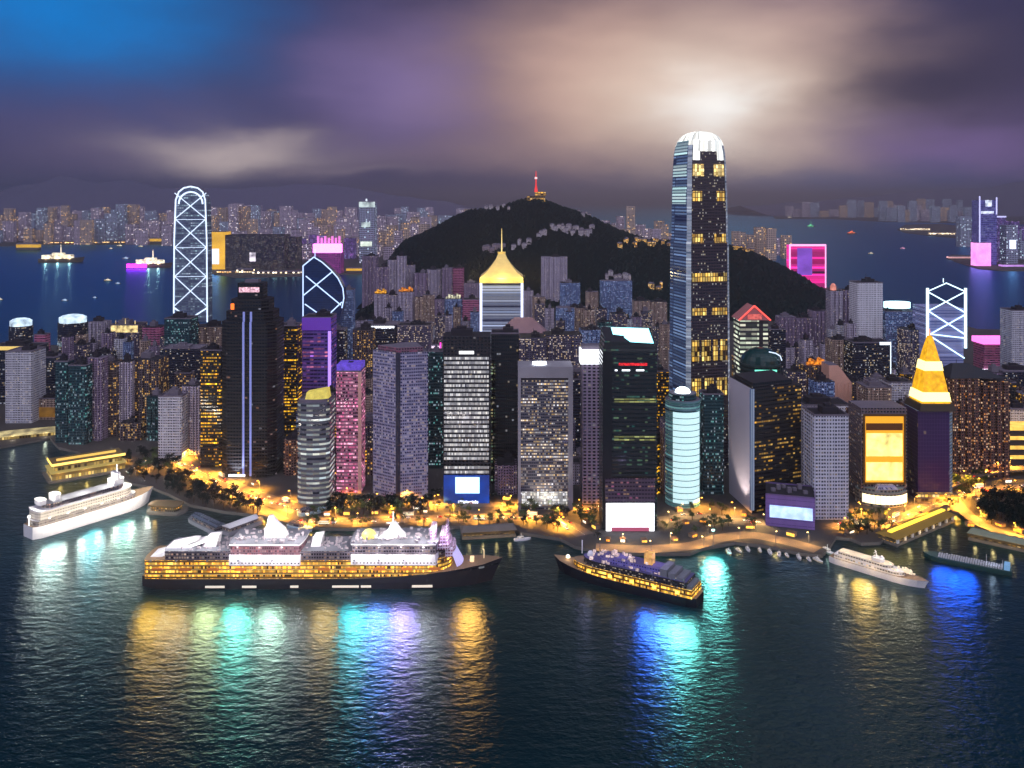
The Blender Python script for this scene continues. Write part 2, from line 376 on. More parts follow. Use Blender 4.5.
LAND = [(-260, 462), (0, 449), (50, 440), (58, 449), (78, 454), (112, 474), (130, 485), (150, 489), (168, 496), (190, 507), (225, 514), (262, 518),
        (285, 525), (305, 530), (345, 531), (440, 529), (512, 529), (520, 535), (560, 541), (575, 549), (610, 556), (690, 556), (702, 551), (735, 545), (770, 549),
        (800, 556), (822, 558), (830, 550), (836, 540), (850, 541), (862, 546), (880, 545), (895, 534), (948, 512), (962, 516), (976, 528), (1000, 538), (1030, 548), (1300, 575)]
front = [(X(p, Yg(r)), Yg(r)) for p, r in LAND]
back = [(2300, 2050), (1180, 2250), (1180, 4300), (X(380, 4300), 4300), (X(366, 3000), 3000), (X(352, 2150), 2150), (X(250, 2020), 2020), (-2200, 1950)]
paving = plain('promenade paving', C(66, 62, 62), .85, scale=.02)
seawall = plain('seawall concrete', C(110, 106, 100), .9)
m = MB(); m.prism(front + back, -1, 3.0, None, True, 1)
structure(m.build('city_ground', [seawall, paving]))

def ribbon(name, pts, half, z, mat, thick=0.0):
    """road from (px, row, half width m) points"""
    P = [Vector((X(p, Yg(r, 3)), Yg(r, 3), z)) for p, r in pts]
    Q = []
    for a, b, c, d in zip([P[0]] + P, P, P[1:], P[2:] + [P[-1]]):
        for k in range(6):
            s = k / 6; Q.append(.5 * ((2 * b) + (c - a) * s + (2 * a - 5 * b + 4 * c - d) * s * s + (3 * b - a - 3 * c + d) * s ** 3))
    Q.append(P[-1])
    m = MB(); L = []; Rr = []
    for i, q in enumerate(Q):
        t = (Q[min(i + 1, len(Q) - 1)] - Q[max(i - 1, 0)]); n = Vector((-t.y, t.x, 0)).normalized() * half
        L.append(q + n); Rr.append(q - n)
    for i in range(len(Q) - 1):
        m.quad([Rr[i], Rr[i + 1], L[i + 1], L[i]], [(0, i), (0, i + 1), (1, i + 1), (1, i)])
        if thick:
            for A in (Rr, L):
                a, b = A[i], A[i + 1]; dz = Vector((0, 0, thick)); m.quad([a - dz, b - dz, b, a])
    structure(m.build(name, mat))
    return Q
asphalt = plain('asphalt', C(108, 98, 90), .85, scale=.05)
linep = plain('white road paint', C(225, 222, 210), .7)
ROADS = {}
ROADS['west'] = ribbon('road', [(170, 455), (190, 466), (215, 478), (243, 491), (275, 502), (300, 510)], 13, 3.004, asphalt)
ROADS['west2'] = ribbon('road', [(178, 470), (212, 488), (245, 500), (270, 513), (284, 520)], 6, 3.008, asphalt)
ROADS['front'] = ribbon('road', [(300, 522), (345, 521), (440, 518), (512, 517), (560, 522), (585, 535)], 10, 3.012, asphalt)
ROADS['prom'] = ribbon('promenade', [(596, 547), (640, 549), (690, 546), (720, 538), (750, 535), (785, 541), (818, 550)], 9, 3.016, plain('promenade tiles', C(140, 116, 94), .85, scale=.15))
ROADS['mid'] = ribbon('road', [(660, 520), (700, 516), (735, 521), (765, 522)], 9, 3.020, asphalt)
ROADS['east'] = ribbon('road', [(832, 528), (856, 522), (890, 524), (930, 506), (952, 497), (985, 490), (1030, 486)], 9, 3.024, asphalt)
ROADS['east2'] = ribbon('road', [(946, 492), (958, 505), (972, 518), (990, 528), (1030, 541)], 7, 3.028, asphalt)
ROADS['fly'] = ribbon('flyover', [(935, 498), (965, 484), (1000, 476), (1040, 474)], 8, 11, asphalt, 1.5)
ROADS['inner'] = ribbon('road', [(300, 500), (345, 500), (420, 503), (520, 505), (590, 508), (640, 512)], 8, 3.032, asphalt)
for k in ('west', 'front', 'east'):                     # dashed centre lines
    m = MB(); Q = ROADS[k]
    for a, b in zip(Q, Q[1:]):
        d = (b - a).normalized(); n = Vector((-d.y, d.x, 0)) * .25
        for s in (0.1, .6):
            p = a + (b - a) * s; q = p + (b - a) * .25; z = Vector((0, 0, .006)); m.quad([p - n + z, q - n + z, q + n + z, p + n + z])
    structure(m.build('road_markings', linep))

# wooded hill behind the town
RIDGE = [(375, 285), (392, 256), (405, 240), (420, 234), (440, 225), (468, 212), (500, 208), (520, 202), (537, 199), (552, 203), (575, 211), (600, 222), (625, 233), (650, 242), (690, 243), (735, 246), (760, 256), (790, 270), (815, 287), (834, 302), (842, 330), (850, 352)]
RY = 2900.0
def ridge_h(x):
    px = 512 + F * x / RY
    if px <= RIDGE[0][0] or px >= RIDGE[-1][0]: return 0
    for (a, ra), (b, rb) in zip(RIDGE, RIDGE[1:]):
        if a <= px <= b: return max(0, Zr(ra + (rb - ra) * (px - a) / (b - a), RY) - 3)
from mathutils import noise as mn
def hill_z(x, y):
    s = (y - 2380) / (RY - 2380) if y < RY else 1 - (y - RY) / 1500
    s = max(0, min(1, s)); s = s * s * (3 - 2 * s)
    return 1.0 + ridge_h(x) * s + mn.noise(Vector((x * .006, y * .006, 0))) * 26 * min(1, s * 4) * (1 - s * .62)
m = MB(); nx, ny = 90, 40
gx = [X(368, RY) + (X(856, RY) - X(368, RY)) * i / nx for i in range(nx + 1)]; gy = [2380 + 1950 * j / ny for j in range(ny + 1)]
for i in range(nx):
    for j in range(ny):
        m.quad([(gx[a], gy[b], hill_z(gx[a], gy[b])) for a, b in ((i, j), (i + 1, j), (i + 1, j + 1), (i, j + 1))])
structure(m.build('wooded_hill', plain('hill earth', C(14, 28, 30), .95, spec=0)))
leafdark = plain('night foliage', C(14, 34, 36), .9, vary=.5, scale=.08, spec=.05)
m = MB(); rw = random.Random(3)
for k in range(9000):
    x = rw.uniform(gx[0] + 20, gx[-1] - 20); y = rw.uniform(2420, 3150); z = hill_z(x, y)
    if z < 12: continue
    r = rw.uniform(4, 8.5); h = r * rw.uniform(.8, 1.3)
    if z > ridge_h(x) * .9: r *= 1.1; h *= 1.0
    n = 5; ph = rw.random() * 6
    A = [(x + r * math.cos(ph + 6.283 * i / n) * rw.uniform(.7, 1.2), y + r * math.sin(ph + 6.283 * i / n) * rw.uniform(.7, 1.2), z - 2 + rw.uniform(0, h * .5)) for i in range(n)]
    top = (x + rw.uniform(-2, 2), y + rw.uniform(-2, 2), z + h)
    for i in range(n): m.quad([A[i], A[(i + 1) % n], top])
o = m.build('hillside_woodland', leafdark)
tag(o, 'dark dense woodland covering the steep hill behind the towers', 'woodland', None, 'stuff')

# far hills along the horizon
def far_hills(pts, Y, name='far_hills'):
    m = MB(); P = []
    rr = random.Random(int(Y))
    for (a, ra), (b, rb) in zip(pts, pts[1:]):
        for k in range(8):
            s = k / 8; px = a + (b - a) * s; r = ra + (rb - ra) * s
            P.append((px, r + mn.noise(Vector((px * .035, Y, 0))) * 4))
    for (a, ra), (b, rb) in zip(P, P[1:]):
        xa, xb, za, zb = X(a, Y), X(b, Y), Zr(ra, Y), Zr(rb, Y)
        n = 6
        for j in range(n):
            def pt(x, z, s): return (x, Y - 2600 * (1 - s), max(-1, z * (s ** 1.2)) + mn.noise(Vector((x * .002, s * 5, 7))) * 50 * s * (1 - s))
            s0, s1 = j / n, (j + 1) / n; m.quad([pt(xa, za, s0), pt(xb, zb, s0), pt(xb, zb, s1), pt(xa, za, s1)])
        m.quad([(xa, Y, za), (xb, Y, zb), (xb, Y + 3500, -1), (xa, Y + 3500, -1)])
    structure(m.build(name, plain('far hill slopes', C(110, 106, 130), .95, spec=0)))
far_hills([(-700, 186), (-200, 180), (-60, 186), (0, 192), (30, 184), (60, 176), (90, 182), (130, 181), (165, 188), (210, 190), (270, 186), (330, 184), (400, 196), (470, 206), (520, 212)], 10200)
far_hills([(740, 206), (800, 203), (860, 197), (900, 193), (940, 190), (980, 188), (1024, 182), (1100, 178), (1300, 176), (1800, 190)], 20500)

# the air: one even box of night haze round everything
hz = bpy.data.materials.new('night haze'); hz.use_nodes = True; t = NT(hz.node_tree); t.n.clear()
pv = t.node('ShaderNodeVolumePrincipled'); pv.inputs['Color'].default_value = (.9, .88, 1, 1); pv.inputs['Density'].default_value = 7e-5
pv.inputs['Anisotropy'].default_value = .78
t.l.new(pv.outputs[0], t.node('ShaderNodeOutputMaterial').inputs['Volume'])
m = MB(); m.box(-61000, 61000, -3500, 91000, -3, 790)
o = m.build('haze', hz); o['kind'] = 'stuff'

# ------------------------------------------------------------------ landmark towers
chrome = plain('pale metal', C(190, 196, 206), .35, .6)
whiteglow = glow('white light line', C(215, 232, 255), 1.5)
def panel(m, w0, w1, z0, z1, y, t=.5, mi=0):
    """slab on a front face (local y runs into the building)"""
    m.box(w0, w1, y - t, y, z0, z1, mi)

# 1 tallest tower with the curved glowing crown
Yi = 1075.0
root = empty('skyscraper', 'tallest tower in the town with gold lit floors and a glowing curved white crown', 'skyscraper', (X(704, Yi), Yi + 28, 3), math.radians(13.5))
s0 = 28.2
def oct_ring(s, z, ch=.16):
    a, c = s, s * ch
    return [(-a + c, -a, z), (a - c, -a, z), (a - c * .5, -a + c * .5, z), (a, -a + c, z), (a, a - c, z), (a - c, a, z), (-a + c, a, z), (-a, a - c, z), (-a, -a + c, z), (-a + c * .5, -a + c * .5, z)]
prof = [(0, 1.05), (120, 1.03), (275, 1.0), (277, .965), (338, .945), (340, .93), (366, .91), (384, .875), (394, .82), (400, .75), (405, .655), (408, .55), (410, .43), (411.5, .25)]
m = MB()
fcm = facade('dark tower glass face', C(58, 46, 58), C(16, 14, 26), frac=.13, cw=2.2, ch=3.6, fw=.7, fh=.5, s=1.6, rv=.4, a=C(255, 236, 190), b=C(255, 255, 255))
fcs = facade('blue lit tower side', C(60, 80, 120), C(30, 52, 96), frac=.97, cw=60, ch=3.9, fw=.96, fh=.5, s=.42, rv=0, a=C(150, 190, 255), b=C(170, 205, 255))
fcc = facade('ribbed pale corner of the tower', C(190, 200, 210), C(110, 130, 150), frac=.9, cw=30, ch=3.9, fw=1, fh=.5, s=.55, rv=0, a=C(220, 235, 255), b=C(240, 240, 240))
msl = [0, 2, 2, 1, 0, 0, 0, 1, 2, 2]
m.loft([oct_ring(s0 * s, z) for z, s in prof if z <= 394], [0, 2, 2, 1, 0, 1, 0, 1, 2, 2], False, 3)
m.build('shaft', [fcm, fcs, fcc, roofm], root)
def prof_at(z):
    for (a, sa), (b, sb) in zip(prof, prof[1:]):
        if a <= z <= b: return s0 * (sa + (sb - sa) * (z - a) / (b - a))
    return s0 * .58
goldfloor = facade('gold lit refuge floors', C(90, 60, 20), C(60, 40, 10), frac=.93, cw=3.4, ch=6.0, fw=.72, fh=.86, s=1.9, rv=.1, a=C(255, 190, 70), b=C(255, 225, 130))
def face_panel(u0, u1, z0, z1, mat, name='lit_floor', t=.5, side='f'):
    """panel just proud of a face; u in -1..1 across the face"""
    m = MB(); n = 4
    for k in range(n):
        za, zb = z0 + (z1 - z0) * k / n, z0 + (z1 - z0) * (k + 1) / n; A = []
        for zz in (za, zb):
            h = prof_at(zz); wv = h * .8; o_ = h + t
            A.append([(u0 * wv, -o_, zz), (u1 * wv, -o_, zz), (u1 * wv, -h + .2, zz), (u0 * wv, -h + .2, zz)] if side == 'f' else
                     [(-o_, u1 * wv, zz), (-o_, u0 * wv, zz), (-h + .2, u0 * wv, zz), (-h + .2, u1 * wv, zz)])
        m.loft(A, None, k == n - 1, 0, bottom=(k == 0))
    return m.build(name, mat, root)
def zi(row): return Zr(row, Yi) - 3
for r0, r1, us in ((243, 234, ((-1, -.35), (.3, 1))), (201, 191, ((-1, -.42), (.5, 1))), (282, 273, ((-1, 1),)), (315, 308, ((-1, -.2), (.15, 1))), (361, 340, ((-1, -.6), (-.45, .05), (.2, .45), (.6, 1))), (396, 378, ((-1, -.5), (-.3, .2), (.4, 1)))):
    for u0, u1 in us: face_panel(u0, u1, zi(r0), zi(r1), goldfloor)
crownlit = facade('crown white lit lattice', C(200, 200, 190), C(180, 180, 170), frac=1.1, cw=3.1, ch=40, fw=.94, fh=1, s=2.6, rv=0, a=C(255, 252, 235), b=C(240, 250, 250))
crownlit.cycles.emission_sampling = 'AUTO'
m = MB(); m.loft([oct_ring(s0 * s, z) for z, s in prof if z >= 394], None, True, 0); m.build('crown', crownlit, root)
crowngold = facade('crown gold lit lattice', C(120, 90, 40), C(110, 80, 30), frac=1.1, cw=2.6, ch=4.2, fw=.84, fh=.9, s=2.6, rv=0, a=C(255, 210, 110), b=C(255, 235, 170))
paleside = facade('ice lit side floors', C(130, 160, 170), C(110, 140, 150), frac=1.1, cw=40, ch=3.9, fw=1, fh=.6, s=1.5, rv=0, a=C(190, 235, 235), b=C(225, 240, 240))
face_panel(-1, -.3, zi(176), zi(164), crowngold); face_panel(.35, 1, zi(176), zi(164), crowngold)
face_panel(-1, 1, zi(151), zi(139), crownlit, 'crown'); face_panel(-1, -.55, zi(160), zi(151), crownlit, 'crown'); face_panel(.6, 1, zi(160), zi(151), crownlit, 'crown')
for r0, r1 in ((176, 164), (204, 186), (154, 140)): face_panel(-.95, .95, zi(r0), zi(r1), paleside, 'lit_floor', .4, 's')
OCC.append((X(665, Yi), X(740, Yi), Yi - 10, Yi + 70))

# 2 rounded tower with white zigzag bracing, far left
def brace_tube(parent, pts, r, mat, name='brace'):
    for p, q in zip(pts, pts[1:]):
        m = MB(); m.tube(p, q, r, 6); m.build(name, mat, parent)
Yc = 1580.0; xc = X(190.5, Yc); U = Yc / F
root = empty('skyscraper', 'dark glass tower with rounded top, outlined and crossed by white light zigzags', 'skyscraper', (xc, Yc, 3))
def lp(px, row, y=-1.5): return ((px - 190.5) * U, y, Zr(row, Yc) - 3)
prof2 = [(174, 322), (174.5, 240), (176, 200), (179, 192), (184, 188), (191, 186.5), (198, 188), (203, 192), (205.5, 200), (207, 240), (207.5, 322)]
def profile_solid(pts, d, mats, parent, name, y=0.0):
    """front outline (clockwise from lower left) given thickness d"""
    m = MB(); A = [(p[0], y, p[2]) for p in pts]; B = [(p[0], y + d, p[2]) for p in pts]
    m.quad(list(reversed(A)), [(p[0], p[2]) for p in reversed(A)], 0); m.quad(B, [(p[0], p[2]) for p in B], 0)
    n = len(pts)
    for k in range(n):
        j = (k + 1) % n
        v = abs(A[k][2] - A[j][2]) > abs(A[k][0] - A[j][0])
        m.quad([A[k], A[j], B[j], B[k]], [(0, A[k][2]), (0, A[j][2]), (d, B[j][2]), (d, B[k][2])] if v else None, 0 if v else 1)
    return m.build(name, mats, parent)
body2 = facade('smoky glass with few lights', C(96, 106, 132), C(66, 80, 106), frac=.6, cw=4, ch=4.5, fw=.8, fh=.45, s=.6, rv=.7, a=ICE, b=COOL, gr=.3)
profile_solid([lp(*p, 0) for p in prof2], 26, [body2, roofm], root, 'shaft')
m = MB(); m.box(-8, 8, 4, 22, 0, Zr(322, Yc) - 3); m.build('core', STY['navy'], root)
brace_tube(root, [lp(*p) for p in prof2], 1.35, whiteglow, 'edge_light')
for rc, h in ((206, 13), (233, 14.5), (262, 14.5), (291, 14.5)):
    brace_tube(root, [lp(175, rc - h), lp(206.5, rc + h)], .8, whiteglow); brace_tube(root, [lp(206.5, rc - h), lp(175, rc + h)], .8, whiteglow)
for rc in (219.5, 247.5, 276.5): brace_tube(root, [lp(175, rc), lp(206.5, rc)], .4, whiteglow, 'floor_line')
brace_tube(root, [lp(175, 308), lp(190, 319), lp(207, 308)], 1.3, whiteglow); brace_tube(root, [lp(188, 319), lp(188, 348)], 1.2, whiteglow); brace_tube(root, [lp(193, 319), lp(193, 348)], 1.2, whiteglow)
m = MB()
for a0 in range(10):
    a = math.pi * a0 / 10; b = math.pi * (a0 + 1) / 10
    m.tube(lp(191 + 12 * math.cos(a), 204 - 12 * math.sin(a)), lp(191 + 12 * math.cos(b), 204 - 12 * math.sin(b)), 1.5, 5)
m.build('top_arch', whiteglow, root)
OCC.append((xc - 35, xc + 35, Yc, Yc + 55))

# 3 blue-black prism tower with white cross bracing and a needle
Yb = 1500.0; U = Yb / F; xb = X(323, Yb)
root = empty('skyscraper', 'dark blue wedge topped tower with white diagonal light lines beside magenta lit block', 'skyscraper', (xb, Yb, 3))
def lb(px, row, y=-1.2): return ((px - 323) * U, y, Zr(row, Yb) - 3)
out = [(303, 330), (303, 266), (314, 257), (322, 262), (331, 270), (338, 278), (343, 288), (344, 298), (342, 308), (338, 330)]
bgl = facade('deep blue lit glass', C(10, 40, 90), C(6, 30, 74), frac=.9, cw=4, ch=4, fw=.9, fh=.8, s=.11, a=C(10, 70, 170), b=C(30, 90, 180), gr=.15)
profile_solid([lb(*p, 0) for p in out], 24, [bgl, bgl], root, 'shaft')
m = MB(); m.box(lb(303, 0)[0], lb(338, 0)[0], 0, 46, 0, Zr(330, Yb) - 3.01); m.build('lower_shaft', STY['navy'], root)
lineb = glow('blue white light line', C(190, 215, 255), 1.7)
for pts in (out[1:9], [(303.2, 330), (303.2, 266)], [(304, 295), (332, 272)], [(306, 276), (341, 305)], [(305, 304), (325, 318)], [(325, 318), (342, 302)]):
    brace_tube(root, [lb(*p) for p in pts], 1.0, lineb)
m = MB(); m.tube(lb(314, 257, 8), lb(314, 249, 8), .8, 5, 0, .3); m.build('mast', lineb, root)
OCC.append((xb - 38, xb + 38, Yb, Yb + 50))

# 4 black stepped tower, left
Yk = 1045.0; U = Yk / F; xk = X(247, Yk)
root = empty('skyscraper', 'black stepped office tower with two vertical blue light strips and a lit sign on top', 'skyscraper', (xk, Yk, 3))
def zk(row): return Zr(row, Yk) - 3
m = MB(); bl = facade('black glass with rare lights', C(10, 10, 18), C(4, 5, 10), frac=.02, cw=3.4, ch=4, fw=.8, fh=.5, s=1.3, a=AMBER, b=COOL, rv=.6)
def oct(w, d, c): return [(-w / 2 + c, 0), (w / 2 - c, 0), (w / 2, c), (w / 2, d - c), (w / 2 - c, d), (-w / 2 + c, d), (-w / 2, d - c), (-w / 2, c)]
W = 55 * U
m.prism(oct(W, 52, 9), 0, zk(322)); m.prism([(x, y + 2) for x, y in oct(W - 9, 46, 9)], zk(322), zk(312)); m.prism([(x, y + 5) for x, y in oct(W - 20, 38, 7)], zk(312), zk(300)); m.prism([(x, y + 9) for x, y in oct(W - 34, 28, 5)], zk(300), zk(284))
m.build('shaft', [bl, darkroof], root)
m = MB()
for s in (-1.0, 1.0): m.box(s * 4.2 - 1.2, s * 4.2 + 1.2, -.8, -.05, zk(476), zk(302) if False else zk(322))
for s in (-1.0, 1.0): m.box(s * 4.2 - 1.2, s * 4.2 + 1.2, 1.2, 1.95, zk(322), zk(312))
m.build('light_strip', glow('dim violet strip', C(140, 150, 225), .55), root)
m = MB(); m.box(-12, 12, 8.2, 8.9, zk(293), zk(288)); m.build('sign', glow('pale rooftop sign', C(255, 200, 215), 1.6, False, .5, .5), root)
m = MB(); m.box(-20.5, -16.5, 3.9, 4.7, zk(310), zk(304)); m.build('emblem', glow('amber emblem', C(255, 120, 40), 1.6), root)
m = MB(); m.tube((-2, 22, zk(284)), (-2, 22, zk(278)), .4, 4); m.box(-8, 8, 18, 30, zk(284), zk(281)); m.build('roof_plant', roofm, root)
m = MB(); m.box(-21, -2, -2.8, -.9, 2, 4); m.build('floodlight', glow('white flood lamp', C(235, 240, 255), 3), root)
spot(root, (-12, -9, 3), (0, .5, 1), 90000, C(235, 240, 255), 80)
OCC.append((xk - 34, xk + 34, Yk, Yk + 55))

# 5 pyramid roofed tower with golden crown
Yp = 1480.0; U = Yp / F; xp = X(501.5, Yp)
root = empty('skyscraper', 'white edged tower under a glowing gold pyramid roof with a tall needle', 'skyscraper', (xp, Yp, 3))
def zp(row): return Zr(row, Yp) - 3
W = 41 * U
pf = facade('pale blue banded glass', C(110, 120, 150), C(40, 50, 84), frac=.95, cw=400, ch=4.6, fw=1, fh=.5, s=1.1, rv=.25, a=C(190, 210, 255), b=C(230, 235, 255))
m = MB(); m.prism(rect(W, W), 0, zp(283)); m.build('shaft', [pf, roofm], root)
m = MB()
for sx in (-1, 1):
    for yy in (-1.2, W - .8): m.box(sx * (W / 2) - 2.1, sx * (W / 2) + 2.1, yy, yy + 2, 20, zp(283))
m.build('corner_light', glow('white corner light', C(215, 225, 255), 1.5), root)
m = MB(); rr = lambda k, z: [(-k, W / 2 - k, z), (k, W / 2 - k, z), (k, W / 2 + k, z), (-k, W / 2 + k, z)]
m.loft([rr(W / 2 + 2, zp(283)), rr(W / 2 + 2, zp(278)), rr(W * .36, zp(272)), rr(W * .24, zp(266)), rr(W * .14, zp(260)), rr(W * .09, zp(255)), rr(W * .1, zp(253))], None, True, 0, bottom=True)
gr = m.build('pyramid_roof', plain('gilded roof', C(250, 222, 140), .45, .2, .2, .1), root)
for q in (-W / 2 - 10, 0, W / 2 + 10): lamp(root, (q, -14, zp(276)), 42000, C(255, 226, 140), 1)
m = MB(); m.tube((0, W / 2, zp(253)), (0, W / 2, zp(229)), 1.1, 6, 0, .3); m.build('needle', glow('gold needle', C(255, 225, 140), 1.3), root)
OCC.append((xp - 36, xp + 36, Yp, Yp + 72))

# 6 white banded tower with blue base and screen
Yw = 957.0; U = Yw / F; xw = X(466.5, Yw); W = 47 * U
def zw(row): return Zr(row, Yw) - 3
root = empty('office_tower', 'dark tower striped with white lit floors above a blue lit base with white screen', 'tower', (xw, Yw, 3))
m = MB(); m.prism(rect(W, 40), 0, zw(337)); m.build('shaft', [facade('black spandrel', C(26, 24, 34), C(6, 6, 12), frac=.05, s=.8), darkroof], root)
bandm = facade('white lit floor band', C(150, 150, 160), C(100, 100, 110), frac=.99, cw=1.6, ch=30, fw=.86, fh=1.0, s=.9, rv=0, a=C(255, 250, 240), b=C(235, 235, 240))
rows = [357 + 4.55 * k for k in range(26)]
for k, r in enumerate(rows):
    if 458 < r < 463: continue
    m = MB(); panel(m, -W / 2 + 1.2, W / 2 - 1.2, zw(r + 2.5), zw(r), -.02); m.build('lit_band', bandm, root)
m = MB(); panel(m, -8, 8, zw(354), zw(351), -.02); m.build('sign', glow('small white sign', C(255, 255, 255), 1.8), root)
bluebase = glow('blue lit base', C(20, 80, 200), .55, False, .4, .06)
m = MB(); panel(m, -W / 2 + .8, W / 2 - .8, zw(504), zw(475), -.02); m.build('base_panel', bluebase, root)
m = MB(); panel(m, -12, 14, zw(493), zw(477), -.54); m.build('screen', glow('blue white screen', C(190, 235, 255), 2.0, True), root)
m = MB()
rl = random.Random(5); x = -9
while x < 13: w_ = rl.uniform(.9, 2.0); panel(m, x, x + w_, zw(503.5), zw(501.2 - rl.random()), -.56); x += w_ + .5
m.build('sign_lettering', glow('white sign letters', C(240, 245, 255), 2.0), root)
plant_bits(W, 40, zw(337), rl).build('roof_plant', darkroof, root)
OCC.append((xw - W / 2, xw + W / 2, Yw, Yw + 42))

# 7 office tower in a grey frame
Yf = 935.0; U = Yf / F; xf = X(545.5, Yf); W = 55 * U
def zf(row): return Zr(row, Yf) - 3
root = empty('office_tower', 'square office tower held in a grey stone frame, bright at the foot, white roof light', 'tower', (xf, Yf, 3))
m = MB(); m.prism([(-W / 2 + 3, 1), (W / 2 - 5, 1), (W / 2 - 5, 36), (-W / 2 + 3, 36)], 0, zf(380))
m.build('curtain_wall', [facade('lit office grid', C(96, 92, 104), C(36, 40, 58), frac=.62, cw=1.9, ch=3.2, fw=.85, fh=.48, s=1.5, rv=.45, a=C(255, 205, 110), b=C(225, 228, 240)), roofm], root)
stone = plain('grey stone frame', C(150, 146, 156), .7)
m = MB(); m.box(-W / 2, -W / 2 + 3, -.6, 37, 0, zf(378)); m.box(W / 2 - 5, W / 2, -.6, 37, 0, zf(378)); m.box(-W / 2, W / 2, -.6, 37, zf(378) + .01, zf(367)); m.build('stone_frame', stone, root)
m = MB(); m.prism(ngon(7.5, 16, -6, 14, 4), zf(367) + .01, zf(367) + 3); m.build('roof_light', glow('white roof lamp', C(235, 245, 255), 4, True), root)
m = MB(); panel(m, -W / 2 + 4, W / 2 - 6, zf(505), zf(492), .9, .4); m.build('lit_floor', facade('bright lobby floors', C(170, 165, 160), C(120, 120, 120), frac=.98, cw=1.8, ch=3, fw=.9, fh=.8, s=1.3, rv=0, a=C(255, 245, 225), b=C(240, 245, 255)), root)
spot(root, (0, -16, 2), (0, .45, 1), 60000, C(255, 245, 225), 90)
OCC.append((xf - W / 2, xf + W / 2, Yf, Yf + 40))

# 8 narrow stone tower with white box sign
Yn = 955.0; U = Yn / F; xn = X(592, Yn)
def zn(row): return Zr(row, Yn) - 3
root = empty('office_tower', 'slender mauve tower with a white glowing box sign at its head', 'tower', (xn, Yn, 3))
m = MB(); m.prism(rect(19 * U, 26), 0, zn(352)); m.build('shaft', [facade('mauve stone with edge windows', C(168, 150, 176), frac=.03, cw=5, s=1), roofm], root)
m = MB(); m.box(-11.5 * U, 11 * U, -1.5, 20, zn(364), zn(350)); m.build('box_sign', glow('white box sign', C(245, 250, 255), 2.6, True), root)
m = MB(); m.box(-10 * U, 10 * U, 3, 18, zn(352) + .1 + 2, zn(346)); m.build('roof_plant', roofm, root)
m = MB(); m.box(9.6 * U, 10.6 * U, -.6, 25, 6, zn(366)); m.build('light_strip', facade('dotted white edge', C(70, 66, 80), C(40, 40, 50), frac=.95, cw=40, ch=2.4, fw=1, fh=.5, s=1.3, rv=0, a=C(255, 250, 255), b=C(255, 235, 215)), root)
OCC.append((xn - 13, xn + 13, Yn, Yn + 28))

# 9 black tower with cyan lit roof and great white screen
Yx = 878.0; U = Yx / F; xx = X(630, Yx); W = 54 * U
def zx(row): return Zr(row, Yx) - 3
root = empty('office_tower', 'black glass tower with sloping cyan lit roof and huge white screen at street level', 'tower', (xx, Yx, 3))
m = MB()
tg = facade('black green glass', C(14, 24, 32), C(4, 18, 24), frac=.14, cw=2.6, ch=4.2, fw=.94, fh=.42, s=.7, rv=.95, a=C(70, 190, 180), b=C(190, 220, 150))
w1 = [(-W / 2, 0), (W / 2, 0), (W / 2, 40), (-W / 2, 40)]
m.prism(w1, 0, zx(352), None, False)
a, b = zx(352), zx(338)
m.loft([[(x, y, a) for x, y in w1], [(-W / 2 + 2, 1, b - 3), (W / 2 - 1, 1, b - 6), (W / 2 - 1, 38, b + 4), (-W / 2 + 2, 38, b + 6)]], None, True, 1)
m.build('shaft', [tg, darkroof], root)
m = MB(); m.quad([(-W / 2 + 12, 2, b - 3.6), (W / 2 - 3, 2, b - 5.2), (W / 2 - 3, 36, b + 4.3), (-W / 2 + 12, 36, b + 5.6)])
q = m.v[:4]; m.quad([(p[0], p[1], p[2] - .6) for p in reversed(q)])
for i_ in range(4):
    p1, p2 = q[i_], q[(i_ + 1) % 4]; m.quad([(p1[0], p1[1], p1[2] - .6), (p2[0], p2[1], p2[2] - .6), p2, p1])
m.build('lit_roof', glow('cyan white roof light', C(150, 240, 255), 3.2, True), root)
m = MB(); m.box(-W / 2 - .4, -W / 2 + 9, -.5, -.02, 4, zx(352)); m.build('dark_fin', plain('black cladding', C(14, 16, 22), .3), root)
m = MB(); panel(m, -11, 17, zx(365.5), zx(363), -.05); m.build('red_sign', glow('red sign', C(255, 40, 50), 1.6, False, .5, .6), root)
m = MB()
for x0_, x1_ in ((-15, -12.5), (-8, 0), (6, 14)): panel(m, x0_, x1_, zx(371), zx(369.5), -.05)
m.build('sign_lettering', glow('white sign letters', C(240, 245, 255), 2.0), root)
grl = facade('greenish gold lit floor', C(60, 60, 40), C(40, 40, 30), frac=.9, cw=5, ch=40, fw=.95, fh=1, s=.9, rv=0, a=C(205, 205, 110), b=C(190, 200, 130))
for r0 in (398.5, 401, 436, 439): m = MB(); panel(m, -W / 2 + 11, W / 2 - 1, zx(r0 + 1.4), zx(r0), -.05); m.build('lit_floor', grl, root)
m = MB(); panel(m, -W / 2 + 3, W / 2 - 3, zx(531), zx(503), -.6, 1.2); m.build('screen', glow('great white screen', C(250, 250, 255), 3.0, True), root)
m = MB(); panel(m, -W / 2 + 8, W / 2 - 8, zx(531), zx(526.5), -1.85, .3); m.build('screen_band', glow('rose caption strip', C(190, 90, 120), .7), root)
m = MB(); panel(m, -W / 2 + 2, W / 2 - 2, zx(502), zx(478), -.05); m.build('lit_floor', facade('mauve lit podium floors', C(78, 62, 84), C(40, 30, 50), frac=.1, cw=3, ch=3.8, fw=.8, fh=.4, s=1.2, rv=.9, a=PINK, b=WARM), root)
OCC.append((xx - W / 2, xx + W / 2, Yx, Yx + 42))

